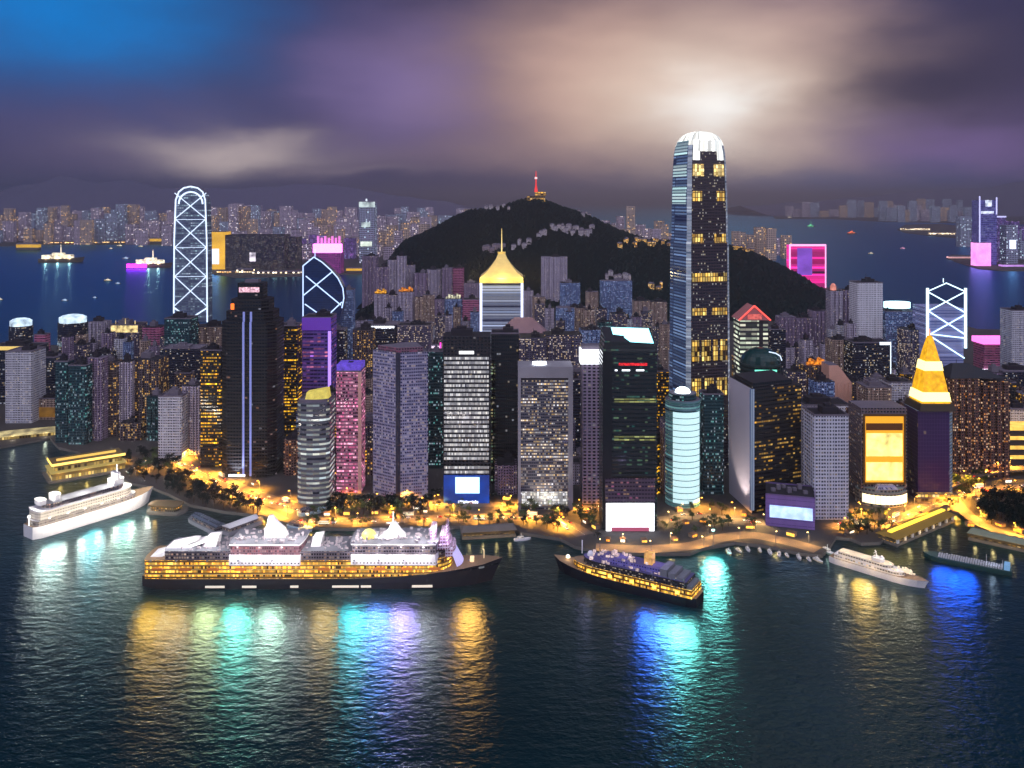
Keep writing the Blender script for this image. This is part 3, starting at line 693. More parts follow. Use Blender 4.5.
# 10 white glowing cylinder tower
Yq = 940.0; U = Yq / F; xq = X(686, Yq); r = 17.5 * U
def zq(row): return Zr(row, Yq) - 3
root = empty('office_tower', 'round tower glowing white down its front, teal striped sides and a bright roof lantern', 'tower', (xq, Yq + r, 3))
m = MB(); n = 40; ring = ngon(r, n)
ml = [0] * n
m.prism(ring, 0, zq(402), ml); m.build('shaft', [facade('teal ringed round wall', C(110, 150, 160), C(20, 60, 70), frac=.96, cw=50, ch=4, fw=1, fh=.45, s=.42, rv=.1, a=C(130, 225, 225), b=C(180, 235, 240)), roofm], root)
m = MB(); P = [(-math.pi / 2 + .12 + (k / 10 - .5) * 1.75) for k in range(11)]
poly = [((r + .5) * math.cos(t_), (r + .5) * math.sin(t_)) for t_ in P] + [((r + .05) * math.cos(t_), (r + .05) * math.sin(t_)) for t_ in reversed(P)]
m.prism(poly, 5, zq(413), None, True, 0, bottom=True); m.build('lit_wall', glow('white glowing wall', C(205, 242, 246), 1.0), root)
m = MB()
for k in range(16): m.prism([((r + .62) * math.cos(t_), (r + .62) * math.sin(t_)) for t_ in P] + [((r + .45) * math.cos(t_), (r + .45) * math.sin(t_)) for t_ in reversed(P)], 9 + k * 6.6, 9.7 + k * 6.6, None, True, 0, True)
m.build('floor_ring', plain('teal ring', C(90, 130, 135), .5), root)
m = MB(); m.prism(ngon(r * .8, 24), zq(402) + .01, zq(396)); m.build('roof_drum', [STY['teal'], roofm], root)
m = MB(); m.dome(0, 0, zq(396) + .01, r * .45, 6, 14); m.build('lantern', glow('white lantern', C(225, 250, 255), 4.5, True), root)
OCC.append((xq - r, xq + r, Yq, Yq + 2 * r))

# 11 corner tower, pale wall on one side, dark glass on the other
Ya = 925.0; U = Ya / F; xa = X(752, Ya)
def za(row): return Zr(row, Ya) - 3
root = empty('office_tower', 'corner tower with one blank pale wall and one dark glass wall of gold windows', 'tower', (xa, Ya, 3))
p0, p1, p2 = (0, 0), (X(801, Ya + 26) - xa, 26), (X(729, Ya + 66) - xa, 66)
poly = [p0, p1, (p1[0] + p2[0], p1[1] + p2[1]), p2]
m = MB(); dk = facade('dark glass gold windows', C(22, 20, 26), C(8, 8, 14), frac=.3, cw=3, ch=4.2, fw=.85, fh=.42, s=1.2, rv=.75, a=GOLD, b=C(255, 205, 110))
pw = plain('pale blank wall', C(190, 180, 196), .8, vary=.12, scale=.02)
m.prism(poly, 0, za(389), [0, 1, 1, 1], True, 2); m.build('shaft', [dk, pw, darkroof], root)
m = MB(); m.tube((0, -.4, 4), (0, -.4, za(389)), 2.6, 8); m.build('corner_pier', facade('blue dotted corner', C(110, 130, 170), C(50, 70, 110), frac=.8, cw=2, ch=4, s=.6, a=COOL, b=ICE), root)
q1 = [(p[0] * .8 + 2, p[1] * .8 + 4) for p in poly]
m = MB(); m.prism(q1, za(389) + .01, za(384)); m.build('roof_plant', [STY['dark'], darkroof], root)
spot(root, (-26, 12, 2), (.5, .25, 1), 100000, C(255, 240, 220), 80)
OCC.append((xa - 30, xa + 60, Ya, Ya + 95))

# 12 low violet pavilion with screen
Yv = 885.0; xv = X(790, Yv)
root = empty('pavilion', 'low violet harbour pavilion with dark flat roof and a wide pale blue screen', 'pavilion', (xv, Yv, 3))
rot = math.radians(-16); c_, s_ = math.cos(rot), math.sin(rot)
def rt(p): return (p[0] * c_ - p[1] * s_, p[0] * s_ + p[1] * c_)
W = 47; hv = 31
m = MB(); vio = facade('violet cladding', C(128, 100, 170), C(90, 70, 130), frac=.02, cw=5, ch=5, fw=.9, fh=.1, s=.8)
m.prism([rt(p) for p in ((-W / 2, 0), (W / 2, 0), (W / 2, 38), (-W / 2, 38))], 0, hv); m.build('walls', [vio, darkroof], root)
m = MB(); m.prism([rt(p) for p in ((-W / 2 + 4, -.7), (W / 2 - 2, -.7), (W / 2 - 2, -.05), (-W / 2 + 4, -.05))], 9, 21, None, True, 0, True); m.build('screen', glow('pale blue screen', C(185, 215, 255), 1.7, True, .25, .12), root)
m = MB()
for k in range(7): xx_, yy_ = rt((-16 + k * 5.2, 14 + (k % 3) * 7)); m.box(xx_ - 2, xx_ + 2, yy_ - 2, yy_ + 2, hv + .01, hv + 3 + k % 2 * 2)
m.build('roof_plant', roofm, root)
m = MB(); m.prism([rt(p) for p in ((-W / 2, -.4), (W / 2 + .4, -.4), (W / 2 + .4, 38), (-W / 2, 38))], hv + .01, hv + 1.5, None, False); m.build('parapet', plain('violet trim', C(110, 90, 140), .6), root)
OCC.append((xv - 30, xv + 34, Yv - 8, Yv + 52))

# 13 tower with the two-storey golden screen on a round podium
Yg_ = 955.0; U = Yg_ / F; xg = X(884, Yg_)
def zg(row): return Zr(row, Yg_) - 3
root = empty('office_tower', 'tower wearing a tall glowing amber screen above a round white lit podium', 'tower', (xg, Yg_, 3))
W = 46 * U
m = MB(); m.prism(rect(W, 36), 0, zg(408)); m.build('shaft', [facade('brown grey dotted wall', C(104, 88, 96), frac=.12, cw=3.4, s=1.2, a=GOLD), roofm], root)
m = MB(); x0, x1, z0_, z1_ = -W / 2 + 4, W / 2 - 4, zg(482), zg(416)
for bx in ((x0 - 2, x0, z0_ - 2, z1_ + 2), (x1, x1 + 2, z0_ - 2, z1_ + 2), (x0, x1, z0_ - 2, z0_), (x0, x1, z1_, z1_ + 2)): m.box(bx[0], bx[1], -1.6, -.02, bx[2], bx[3])
m.build('screen_frame', plain('bronze frame', C(120, 84, 44), .4, .5), root)
m = MB(); m.box(x0, x1, -.8, -.05, z0_, z1_); m.build('screen', glow('amber screen', C(255, 176, 40), .95), root)
blaze = glow('blazing gold screen', C(255, 226, 130), 2.2, True, .3, .1)
for r0, r1 in ((480, 462), (456, 433)): m = MB(); m.box(x0 + 1.4, x1 - 1.4, -1.1, -.85, zg(r0), zg(r1)); m.build('screen_picture', blaze, root)
m = MB(); m.box(x0 + 1, x1 - 1, -1.1, -.85, zg(430), zg(423)); m.build('screen_band', plain('brown band', C(110, 60, 20), .5), root)
m = MB(); m.prism(ngon(27, 32, 0, 8, 20), 0, 15); m.prism(ngon(24.5, 32, 0, 8, 18), 15, 18); m.build('podium', [facade('podium wall', C(150, 140, 130), C(60, 60, 70), frac=.1, s=1), plain('podium roof', C(120, 140, 140), .6)], root)
m = MB()
for k in range(11):
    a0 = math.pi * (1.16 + .68 * k / 11); a1 = math.pi * (1.16 + .68 * (k + .9) / 11); q = [(27.5 * math.cos(a), 8 + 20.5 * math.sin(a)) for a in (a0, a1)]; q += [(27.05 * math.cos(a), 8 + 20.05 * math.sin(a)) for a in (a1, a0)]
    m.prism(q, 3, 12, None, True, 0, True)
m.build('lit_window_band', glow('warm white podium windows', C(255, 235, 180), 2.6, True), root)
m = MB(); m.loft([[(p[0], p[1] - 9, 18.01) for p in ngon(17, 4, 0, 6, 9, math.pi / 4)], [(p[0], p[1] - 9, 22) for p in ngon(12, 4, 0, 6, 5, math.pi / 4)]]); m.build('skylight', STY['grey'], root)
OCC.append((xg - 30, xg + 30, Yg_ - 14, Yg_ + 40))

# 14 violet tower under a golden spire
Yh = 965.0; U = Yh / F; xh = X(937, Yh); W = 38 * U
def zh(row): return Zr(row, Yh) - 3
root = empty('office_tower', 'violet glass tower crowned by a tall glowing gold spire', 'tower', (xh, Yh, 3))
m = MB(); vg = facade('violet glass', C(70, 44, 96), C(58, 34, 84), frac=.004, cw=3, ch=4, fw=.9, fh=.9, s=.6, gr=.25); lt = facade('pale blue side wall', C(140, 170, 190), frac=.02)
pl = [(-W / 2, 0), (W / 2 - 7, 0), (W / 2, 8), (W / 2, 34), (-W / 2, 34)]
m.prism(pl, 0, zh(411), [0, 1, 0, 0, 0]); m.build('shaft', [vg, lt, darkroof], root)
k2 = lambda k, z, cy0=17: [(-k, cy0 - k, z), (k, cy0 - k, z), (k, cy0 + k, z), (-k, cy0 + k, z)]
m = MB(); m.loft([k2(W / 2 - 1, zh(411) + .01), k2(W / 2 - 3, zh(404))], None, True, 0); m.build('spire_base', plain('dark bronze base', C(58, 44, 34), .6), root)
m = MB(); m.loft([k2(15.5, zh(404) + .01), k2(12.4, zh(385)), k2(9.6, zh(371)), k2(5.5, zh(352)), k2(2.0, zh(338))]); m.build('spire', glow('golden spire', C(255, 186, 20), 1.2, True, .25, .2), root)
m = MB(); m.loft([k2(10.3, zh(372)), k2(8.9, zh(363))], None, True, 0, bottom=True); m.build('spire_band', glow('bright spire band', C(255, 240, 150), 2.4, True), root)
m = MB(); m.loft([k2(16, zh(402)), k2(14.5, zh(393))], None, True, 0, bottom=True); m.build('spire_band', glow('bright spire band', C(255, 240, 150), 2.4, True), root)
m = MB(); m.tube((0, 17, zh(338)), (0, 17, zh(331)), .8, 5, 0, .3); m.build('mast', glow('gold mast tip', C(255, 140, 40), 1.5), root)
m = MB(); m.box(-W / 2 - 3, W / 2 + 1, -5, -.1, 0, 9); m.build('podium', facade('gold lit shopfronts', C(120, 100, 80), C(70, 60, 40), frac=.8, cw=4, ch=4.5, fw=.8, fh=.6, s=1.6, a=GOLD, b=WARM), root)
OCC.append((xh - 24, xh + 24, Yh, Yh + 38))

# 15 white outlined lattice tower, right
Yl = 1600.0; U = Yl / F; xl = X(946, Yl)
root = empty('skyscraper', 'tall pale glass tower outlined by bright white lattice with open zigzag top', 'skyscraper', (xl, Yl, 3))
def ll(px, row, y=-1.5): return ((px - 946) * U, y, Zr(row, Yl) - 3)
w2 = 17.5 * U
m = MB(); m.box(-w2, w2, 0, 2 * w2, 0, ll(0, 308)[2]); m.build('lower_shaft', [facade('lilac glass body', C(150, 155, 200), C(90, 100, 160), frac=.9, cw=200, ch=5, fw=1, fh=.4, s=.4, rv=.3, a=C(170, 190, 255), b=C(200, 200, 255)), roofm], root)
iceg = glow('ice white lattice light', C(205, 240, 255), 2.4)
for sx in (-1, 1): brace_tube(root, [(sx * 19 * U, -2, 60), (sx * 19 * U, -2, ll(0, 288)[2])], 2.4, iceg, 'corner_light')
for pts in ([(928, 291), (946, 283), (964, 291)], [(928, 292), (964, 312)], [(964, 292), (928, 311)], [(928, 311), (964, 334)], [(964, 315), (930, 334)], [(930, 334), (964, 338)], [(930, 336), (964, 358)], [(935, 371), (948, 372), (962, 364)]):
    brace_tube(root, [ll(*p) for p in pts], 1.05, iceg)
m = MB(); m.tube(ll(946, 283, 10), ll(946, 279, 10), .8); m.build('mast', iceg, root)
OCC.append((xl - 36, xl + 36, Yl, Yl + 68))

# 16 tower with the red edged gable roof
Yr = 1400.0; U = Yr / F; xr = X(754, Yr)
root = empty('office_tower', 'white striped tower under a red lit pointed gable roof', 'tower', (xr, Yr, 3))
def zr(row): return Zr(row, Yr) - 3
W = 28 * U
stripes = facade('bright green white striped floors', C(60, 60, 66), C(80, 90, 80), frac=.96, cw=9, ch=7, fw=.96, fh=.5, s=1.35, rv=.15, a=C(235, 255, 225), b=C(255, 250, 225))
m = MB(); m.prism(rect(W, 40), 0, zr(320)); m.build('shaft', [stripes, darkroof], root)
m = MB(); m.box(W * .18, W * .32, -.6, -.02, 0, zr(320)); m.build('dark_pier', plain('dark pier', C(40, 36, 46), .6), root)
m = MB(); e = W / 2 + 3
m.loft([[(-e, -4, zr(320) + .01), (e, -4, zr(320) + .01), (e, 44, zr(320) + .01), (-e, 44, zr(320) + .01)], [(0, -2, zr(306)), (.6, -2, zr(306)), (.6, 42, zr(306)), (0, 42, zr(306))]], None, True, 0, bottom=True)
m.build('gable_roof', plain('rose roof tiles', C(190, 120, 120), .7), root)
brace_tube(root, [(-e, -4.4, zr(320)), (0, -2.6, zr(305.6)), (e, -4.4, zr(320))], 1.3, glow('red roof edge light', C(255, 90, 80), 1.6), 'edge_light')
m = MB(); m.prism([(-11, -4.2), (11, -4.2), (8, -3.6), (-8, -3.6)], zr(319), zr(314), None, True, 0, True); m.build('roof_sign', glow('rose roof sign', C(255, 120, 110), 1.0, False, .4, .3), root)
OCC.append((xr - 28, xr + 28, Yr, Yr + 44))

# 17 green glass dome building
Yd = 1290.0; U = Yd / F; xd = X(766, Yd)
root = empty('domed_building', 'dark green glass domed hall with thin white light edges', 'building', (xd, Yd, 3))
def zd(row): return Zr(row, Yd) - 3
m = MB(); m.prism(ngon(20.5 * U, 24, 0, 30), 0, zd(366)); m.build('drum', [facade('green glass drum', C(20, 50, 52), C(4, 34, 36), frac=.16, cw=5, ch=6, fw=.9, fh=.5, s=1.1, a=ICE, b=C(255, 255, 240)), roofm], root)
gg = plain('dark green glass', C(10, 58, 58), .15, 0, .3, .05)
m = MB(); m.dome(0, 30, zd(366) + .01, 20 * U, 23, 24, 6); m.build('dome', gg, root)
brace_tube(root, [(20 * U * math.sin(a), 30 - 20.3 * U * abs(math.cos(a)) if False else 30 - 20.2 * U * math.sqrt(max(0, 1 - math.sin(a) ** 2)) * .6 - 8, zd(366) + 20 * math.cos(a) ** .8) for a in (.2, .6, 1.0, 1.4)], .8, whiteglow, 'rib_light')
m = MB(); m.box(-16, 16, -1.2 + 1, 1.4, zd(372), zd(370)); m.build('light_band', glow('green light band', C(130, 255, 220), 1.3), root)
OCC.append((xd - 30, xd + 30, Yd, Yd + 60))

# 18 round ended striped tower, left front
Ys = 950.0; U = Ys / F; xs = X(312, Ys)
root = empty('office_tower', 'curved front tower ringed with pale lit floors and a tilted yellow roof screen', 'tower', (xs, Ys, 3))
def zs(row): return Zr(row, Ys) - 3
a_ = 16.3 * U; P = [(a_ * math.sin(t_), 9 - 9 * math.cos(t_)) for t_ in [(-1.45 + 2.9 * k / 14) for k in range(15)]]
poly = P + [(a_, 36), (-a_, 36)]
m = MB(); m.prism(poly, 0, zs(403)); m.build('shaft', [facade('pale ringed lit floors', C(90, 92, 104), C(40, 44, 58), frac=.97, cw=7, ch=5.2, fw=1, fh=.42, s=.95, rv=.45, a=C(215, 235, 245), b=C(240, 238, 215)), roofm], root)
m = MB(); m.loft([[(-9 * U, 7, zs(403) + .01), (15 * U, 7, zs(403) + .01), (15 * U, 24, zs(403) + .01), (-9 * U, 24, zs(403) + .01)], [(-8 * U, 12, zs(395)), (13 * U, 12, zs(391)), (13 * U, 24, zs(391)), (-8 * U, 24, zs(395))]]); m.build('roof_screen', glow('yellow roof screen', C(225, 205, 90), .85, False, .2, .2), root)
m = MB(); m.prism([(p[0] * .94, p[1] * .9 + 2) for p in poly], zs(403) + .01, zs(400), None, False); m.build('parapet', roofm, root)
OCC.append((xs - a_, xs + a_, Ys, Ys + 38))

# 19 magenta tower
root, z1, w, d = tower('office_tower', 'slim tower banded in hot pink light with violet lit head', 'tower', 336, 361, 372, 990, 'pink', 30)
m = MB(); m.box(-w / 2 + .5, w / 2 - .5, .5, d - .5, z1 + .01, z1 + 8); m.build('lit_head', glow('violet lit head', C(110, 80, 220), .8, False, .3, .2), root)
m = MB(); m.box(w / 2 - 3.4, w / 2 + .5, -.6, -.02, 0, z1); m.build('pale_pier', plain('peach pier', C(225, 170, 160), .7), root)

# 20 twin faced lavender tower
Yt = 968.0; xt = X(398, Yt); p1 = (X(428, Yt + 8) - xt, 8.0); p2 = (X(373, Yt + 22) - xt, 22.0)
root = empty('office_tower', 'broad grey lavender tower turned corner on, with a dark seam down the corner', 'tower', (xt, Yt, 3))
za_ = Zr(353, Yt) - 3
poly = [(0, 0), p1, (p1[0] + p2[0] * .5, p1[1] + p2[1] + 24), (p2[0], p2[1])]
m = MB(); m.prism(poly, 0, za_); m.build('shaft', [STY['grey'], roofm], root)
m = MB(); m.prism([(-2.6, .2), (-.2, -.9), (2.6, -.1), (2.4, .9), (0, .6), (-2.3, 1.4)], 0, za_ + .4, None, True, 0); m.build('corner_seam', plain('dark seam', C(48, 46, 66), .4), root)
q = [(p[0] * .82, p[1] * .82 + 4) for p in poly]
m = MB(); m.prism(q, za_ + .01, za_ + 5); m.build('roof_plant', [facade('red lit plant storey', C(130, 90, 110), frac=.3, cw=3, ch=3, s=.8, a=C(255, 100, 120), b=PINK), roofm], root)
OCC.append((xt - 30, xt + 36, Yt, Yt + 50))

# 21 black tower and pale tower with lit drums at far left
for (a, b, t_, Y, lab) in ((4, 26, 327, 1700, 'round tower with white lit drum at the left edge'), (52, 80, 324, 1650, 'round blue tower with a glowing white cap by the harbour')):
    root, z1, w, d = tower('round_tower', lab, 'tower', a, b, t_, Y, 'navy', None, 0, 'round', roof=False)
    m = MB(); m.prism(ngon(w * .46, 24, 0, w / 2), z1 + .01, z1 + 10); m.dome(0, w / 2, z1 + 10.01, w * .42, 5, 20, 3); m.build('lit_drum', glow('white drum light', C(215, 240, 255), 1.5, False, .35, .1), root)
    m = MB(); m.prism([(p[0], p[1]) for p in ngon(w * .503, 24, 0, w / 2)], z1 - 42, z1 - 34, None, True, 0, True); m.build('lit_band', facade('white lit ring', C(120, 130, 150), frac=.95, cw=4, ch=4, fw=.9, fh=.7, s=1.3, a=COOL, b=ICE), root)

# ------------------------------------------------------------------ other towers seen one by one
AT = 'apartment_tower'; OT = 'office_tower'
ORD = 'first second third fourth fifth sixth seventh eighth ninth tenth eleventh twelfth thirteenth fourteenth fifteenth sixteenth seventeenth eighteenth nineteenth twentieth'.split()
def ordinal(k):
    return ORD[k] if k < 20 else '%d%s' % (k + 1, {1: 'st', 2: 'nd', 3: 'rd'}.get((k + 1) % 10, 'th'))
STN = {'brown': 'brown dotted', 'golddot': 'gold dotted', 'navy': 'dark blue', 'speck': 'speckled', 'mauve': 'mauve', 'tan': 'tan', 'teal': 'teal glass', 'yellow': 'yellow lit', 'lilac': 'pale lilac', 'pale': 'pale grey', 'blue': 'blue lit'}
T = [  # name, label, x0, x1, top row, Y, style, plan
 (OT, 'plain pale grey office block with scattered lights behind the lit quay at the left edge', 5, 32, 352, 1300, 'pale', 'rect'),
 (OT, 'dark block with gold lit roof edge behind the pale grey office, left edge', -12, 36, 347, 1420, 'navy', 'rect'),
 (OT, 'small orange lit block between the two drum topped towers', 34, 45, 335, 1600, 'rose', 'rect'),
 (OT, 'dark slab right of the pale grey office at the left edge', 34, 56, 358, 1390, 'navy', 'rect'),
 (OT, 'low gold fronted block right of the pale grey office at the left edge', 33, 55, 399, 1320, 'tan', 'rect'),
 (OT, 'dark teal glass tower standing behind the gold ferry terminal', 55, 68, 362, 1195, 'teal', 'rect'),
 (OT, 'wider dark teal tower with few lights behind the ferry terminal', 68, 86, 366, 1185, 'teal', 'rect'),
 (AT, 'mauve ribbed housing tower right of the teal towers', 87, 101, 358, 1205, 'mauve', 'bays'),
 (AT, 'darker brown dotted housing tower joined to the mauve ribbed one', 101, 116, 362, 1225, 'golddot', 'bays'),
 (AT, 'lilac slab rising over the water left of the gold crowned block', 88, 104, 322, 1750, 'lilac', 'bays'),
 (OT, 'block crowned by bright gold and white lattice lights by the far water', 110, 139, 325, 1700, 'speck', 'rect'),
 (AT, 'tall ribbed lilac housing tower left of the gold dotted flats', 117, 131, 362, 1235, 'lilac', 'bays'),
 (AT, 'brown housing slab dotted with gold windows behind the waterside trees', 131, 158, 360, 1250, 'golddot', 'bays'),
 (AT, 'pink lit small tower left of the teal glass block', 142, 160, 327, 1680, 'rose', 'bays'),
 (OT, 'teal glass block at the foot of the white zigzag tower', 164, 190, 319, 1490, 'teal', 'rect'),
 (OT, 'dark dotted block in front of the white zigzag tower', 160, 200, 349, 1400, 'navy', 'rect'),
 (AT, 'flat pale pink slab with fine windows above the orange road', 158, 182, 397, 1117, 'pale', 'rect'),
 (AT, 'taller ribbed pale tower joined to the flat pale pink slab', 182, 199, 386, 1140, 'lilac', 'bays'),
 (AT, 'pale spotted block left of the black stepped tower', 192, 221, 327, 1650, 'tan', 'bays'),
 (OT, 'dark tower full of yellow windows at the left of the black stepped tower', 200, 222, 351, 1085, 'yellow', 'rect'),
 (OT, 'dark tower full of yellow windows at the right of the black stepped tower', 276, 297, 326, 1180, 'yellow', 'rect'),
 (OT, 'purple lit slab with a bright violet edge below the blue wedge tower', 302, 331, 318, 1220, 'purple', 'rect'),
 (OT, 'dark blue tower standing tight behind the blue wedge tower', 340, 353, 290, 1570, 'blue', 'rect'),
 (OT, 'dark dotted tower between the magenta tower and the blue wedge', 331, 345, 330, 1260, 'navy', 'rect'),
 (OT, 'wide dark office block with a row of white roof letters', 362, 397, 325, 1450, 'navy', 'rect'),
 (OT, 'mauve spotted block right of the one with white roof letters', 397, 431, 326, 1440, 'speck', 'rect'),
 (AT, 'orange dotted narrow block behind the lavender corner tower', 353, 372, 330, 1350, 'golddot', 'bays'),
 (OT, 'narrow tower with a bright white and pink sign wall left of the white striped tower', 431, 441, 345, 1330, 'white', 'rect'),
 (OT, 'near black tower with green dotted edge right of the white striped tower', 491, 519, 334, 1020, 'dark', 'rect'),
 (OT, 'dark tower with pale vertical dotted lines left of the white striped tower', 428, 443, 352, 1080, 'teal', 'rect'),
 (AT, 'speckled low housing block with many white windows behind the framed tower', 545, 582, 335, 1340, 'speck', 'bays'),
 (AT, 'dark housing block with pale dots behind the near black tower', 519, 546, 338, 1320, 'speck', 'bays'),
 (OT, 'dark slot tower between the grey framed tower and the slender mauve one', 572, 583, 380, 1100, 'navy', 'rect'),
 (OT, 'gold lit slice of tower between the black screen tower and the white cylinder', 657, 669, 372, 1160, 'yellow', 'rect'),
 (OT, 'teal glass tower standing just right of the white cylinder', 703, 724, 395, 985, 'teal', 'rect'),
 (AT, 'pale grey housing slab behind the white gridded flats', 804, 851, 406, 1015, 'white', 'rect'),
 (AT, 'housing tower covered in a white balcony grid beside the violet pavilion', 814, 849, 416, 908, None, 'rect'),
 (AT, 'brown speckled cluster tower left of the peach gable', 788, 806, 372, 1255, 'speck', 'bays'),
 (AT, 'brown speckled flats with orange roof terrace right of the green dome', 806, 826, 366, 1260, 'golddot', 'bays'),
 (AT, 'plum ribbed slab standing on the slope right of the red gable tower', 780, 796, 317, 1900, 'mauve', 'bays'),
 (AT, 'second plum ribbed slab on the slope joined to its neighbour', 796, 813, 318, 1900, 'mauve', 'bays'),
 (AT, 'small violet block stepped above the plum slabs', 813, 829, 311, 1950, 'mauve', 'bays'),
 (AT, 'lilac tower with a pink topped round stair head', 830, 843, 291, 1800, 'lilac', 'bays'),
 (AT, 'dark violet ribbed tower left of the tall white slab', 843, 857, 290, 1810, 'mauve', 'bays'),
 (AT, 'tall blank white slab rising above the right hand towers', 857, 883, 283, 1700, 'white', 'rect'),
 (AT, 'brown ribbed tower below the lilac tower with the pink top', 833, 853, 340, 1500, 'tan', 'bays'),
 (OT, 'dark blue block with a white lit roof corner left of the gold spire', 853, 891, 343, 1400, 'navy', 'rect'),
 (OT, 'blue speckled tower wearing a glowing white roof disc', 886, 917, 312, 1700, 'blue', 'rect'),
 (OT, 'pink speckled tower behind the gold spire', 905, 926, 330, 1640, 'speck', 'bays'),
 (OT, 'small magenta lit block with a bright base right of the white lattice tower', 984, 1014, 345, 1700, 'rose', 'rect'),
 (OT, 'grey balcony tower at the right edge above the water', 1012, 1045, 311, 1600, 'pale', 'rect'),
 (AT, 'dark brown flats dotted with windows under a dark hipped roof', 950, 980, 378, 1035, 'brown', 'bays'),
 (AT, 'dark brown dotted flats right of the hipped roof block', 980, 1010, 381, 1045, 'brown', 'bays'),
 (AT, 'brown dotted flats wedged left of the golden screen tower', 848, 863, 408, 1010, 'brown', 'bays'),
 (AT, 'brown dotted flats wedged between the golden screen and the violet tower', 905, 914, 404, 1010, 'brown', 'bays'),
 (AT, 'pale roofed block above the golden screen tower', 866, 892, 388, 1150, 'tan', 'rect'),
 (OT, 'pale lit block with white roof edge left of the gold spire', 889, 914, 383, 1230, 'pale', 'rect'),
 (OT, 'tall grey sign block at the right edge over the flyover', 1003, 1040, 372, 1350, 'navy', 'rect'),
 (OT, 'grey office slab at the right edge beside the lit terraces', 1010, 1034, 410, 1140, 'pale', 'rect'),
 # housing on the rising ground behind
 (AT, 'dark plum block at the left foot of the wooded hill', 362, 376, 256, 2560, 'mauve', 'bays'),
 (AT, 'plum ribbed housing tower second from the left under the hill', 376, 388, 267, 2400, 'mauve', 'bays'),
 (AT, 'tall lilac housing tower under the hill, stepped top', 388, 397, 260, 2410, 'lilac', 'bays'),
 (AT, 'tallest lilac housing tower of the left row under the hill', 397, 406, 256, 2400, 'lilac', 'bays'),
 (AT, 'lilac housing tower right of the tallest of the left row', 406, 414, 265, 2420, 'lilac', 'bays'),
 (AT, 'blue grey ribbed housing block in the middle of the upper row', 414, 427, 273, 2380, 'mauve', 'bays'),
 (AT, 'wide blue grey ribbed block beside the antenna block', 427, 441, 270, 2390, 'lilac', 'bays'),
 (AT, 'plum block with pale roof hut at the right of the upper row', 442, 452, 268, 2370, 'mauve', 'bays'),
 (AT, 'plum plain block at the right end of the upper row', 452, 463, 268, 2380, 'rose', 'bays'),
 (AT, 'short plum block left of the gold pyramid roof', 464, 479, 283, 2300, 'mauve', 'bays'),
 (AT, 'lilac ribbed block in the lower row under a gold roof garden', 374, 387, 294, 1980, 'lilac', 'bays'),
 (AT, 'lilac ribbed block in the lower row left of the orange roof garden', 387, 398, 295, 1990, 'lilac', 'bays'),
 (AT, 'mauve ribbed block under the orange roof garden', 398, 414, 292, 1980, 'lilac', 'bays'),
 (AT, 'slim pale ribbed block in the lower row', 415, 423, 297, 1970, 'tan', 'bays'),
 (AT, 'tan ribbed block in the middle of the lower row', 423, 434, 295, 1985, 'tan', 'bays'),
 (AT, 'dark violet block in the lower row', 434, 445, 299, 1990, 'mauve', 'bays'),
 (AT, 'blue violet ribbed block under a pale roof garden', 445, 462, 299, 1980, 'blue', 'bays'),
 (AT, 'rose pink slab left of the gold pyramid tower', 463, 479, 300, 1960, 'rose', 'rect'),
 (AT, 'pale small tower just right of the gold pyramid tower', 523, 533, 291, 2200, 'lilac', 'bays'),
 (AT, 'pinkish ribbed tower right of the gold pyramid tower', 533, 545, 297, 2150, 'tan', 'bays'),
 (AT, 'tall lone ribbed lilac slab against the dark hill', 541, 567, 257, 2500, 'lilac', 'bays'),
 (AT, 'blue lit speckled tower right of the tall lone slab', 560, 580, 283, 2280, 'blue', 'bays'),
 (AT, 'blue dotted broad block below the tall lone slab', 556, 585, 308, 2000, 'blue', 'bays'),
 (AT, 'tan block between the blue speckled towers', 586, 598, 292, 2260, 'tan', 'bays'),
 (AT, 'wide blue grey speckled tower below the pale clearing on the hill', 601, 632, 281, 2350, 'blue', 'bays'),
 (AT, 'small pale dotted tower behind the cyan lit roof', 612, 627, 314, 1700, 'speck', 'bays'),
 (AT, 'teal shadowed block left of the cyan lit roof', 598, 612, 322, 1650, 'teal', 'bays'),
 (AT, 'broad tan ribbed slab left of the tallest tower', 634, 650, 301, 2200, 'tan', 'bays'),
 (AT, 'second tan ribbed slab tight against the tallest tower', 650, 667, 302, 2210, 'tan', 'bays'),
 (AT, 'dark dotted block behind the white box sign', 582, 602, 330, 1500, 'blue', 'bays'),
 (OT, 'pale block under a dark pink hipped roof right of the gold pyramid tower', 501, 546, 334, 1450, 'tan', 'rect'),
 (OT, 'plain plum block behind the red gable tower', 770, 786, 330, 1500, 'navy', 'rect'),
]
rsl = random.Random(12); used_px = []
for x0, x1, n, t0, t1, Y0, where in ((352, 478, 13, 302, 330, 1720, 'in the slope streets by the gold pyramid roof'), (524, 668, 15, 303, 334, 1760, 'in the slope streets before the wooded hill'), (772, 852, 9, 322, 350, 1640, 'in streets right of the red gable'), (222, 300, 4, 338, 352, 1560, 'behind the black stepped tower'), (60, 170, 9, 332, 350, 1520, 'in streets left of the zigzag tower')):
    for k in range(n):
        a_ = x0 + (x1 - x0) * (k + .15 + .5 * rsl.random()) / n; w_ = rsl.uniform(6.5, 10.5)
        T.append((AT, 'slim %s tower, %s from left %s' % ('%s', ordinal(k), where), a_, a_ + w_, rsl.uniform(t0, t1), Y0 + rsl.uniform(-70, 90), rsl.choice(['lilac', 'lilac', 'tan', 'mauve', 'speck', 'pale', 'blue']), 'bays'))
T = [(q[0], q[1] % STN[q[6]] if '%s' in q[1] else q[1]) + q[2:] for q in T]
gridf = facade('white balcony grid', C(205, 205, 222), C(60, 64, 84), frac=.16, cw=3.4, ch=3.7, fw=.62, fh=.5, s=.9, b=COOL)
DONE = {}
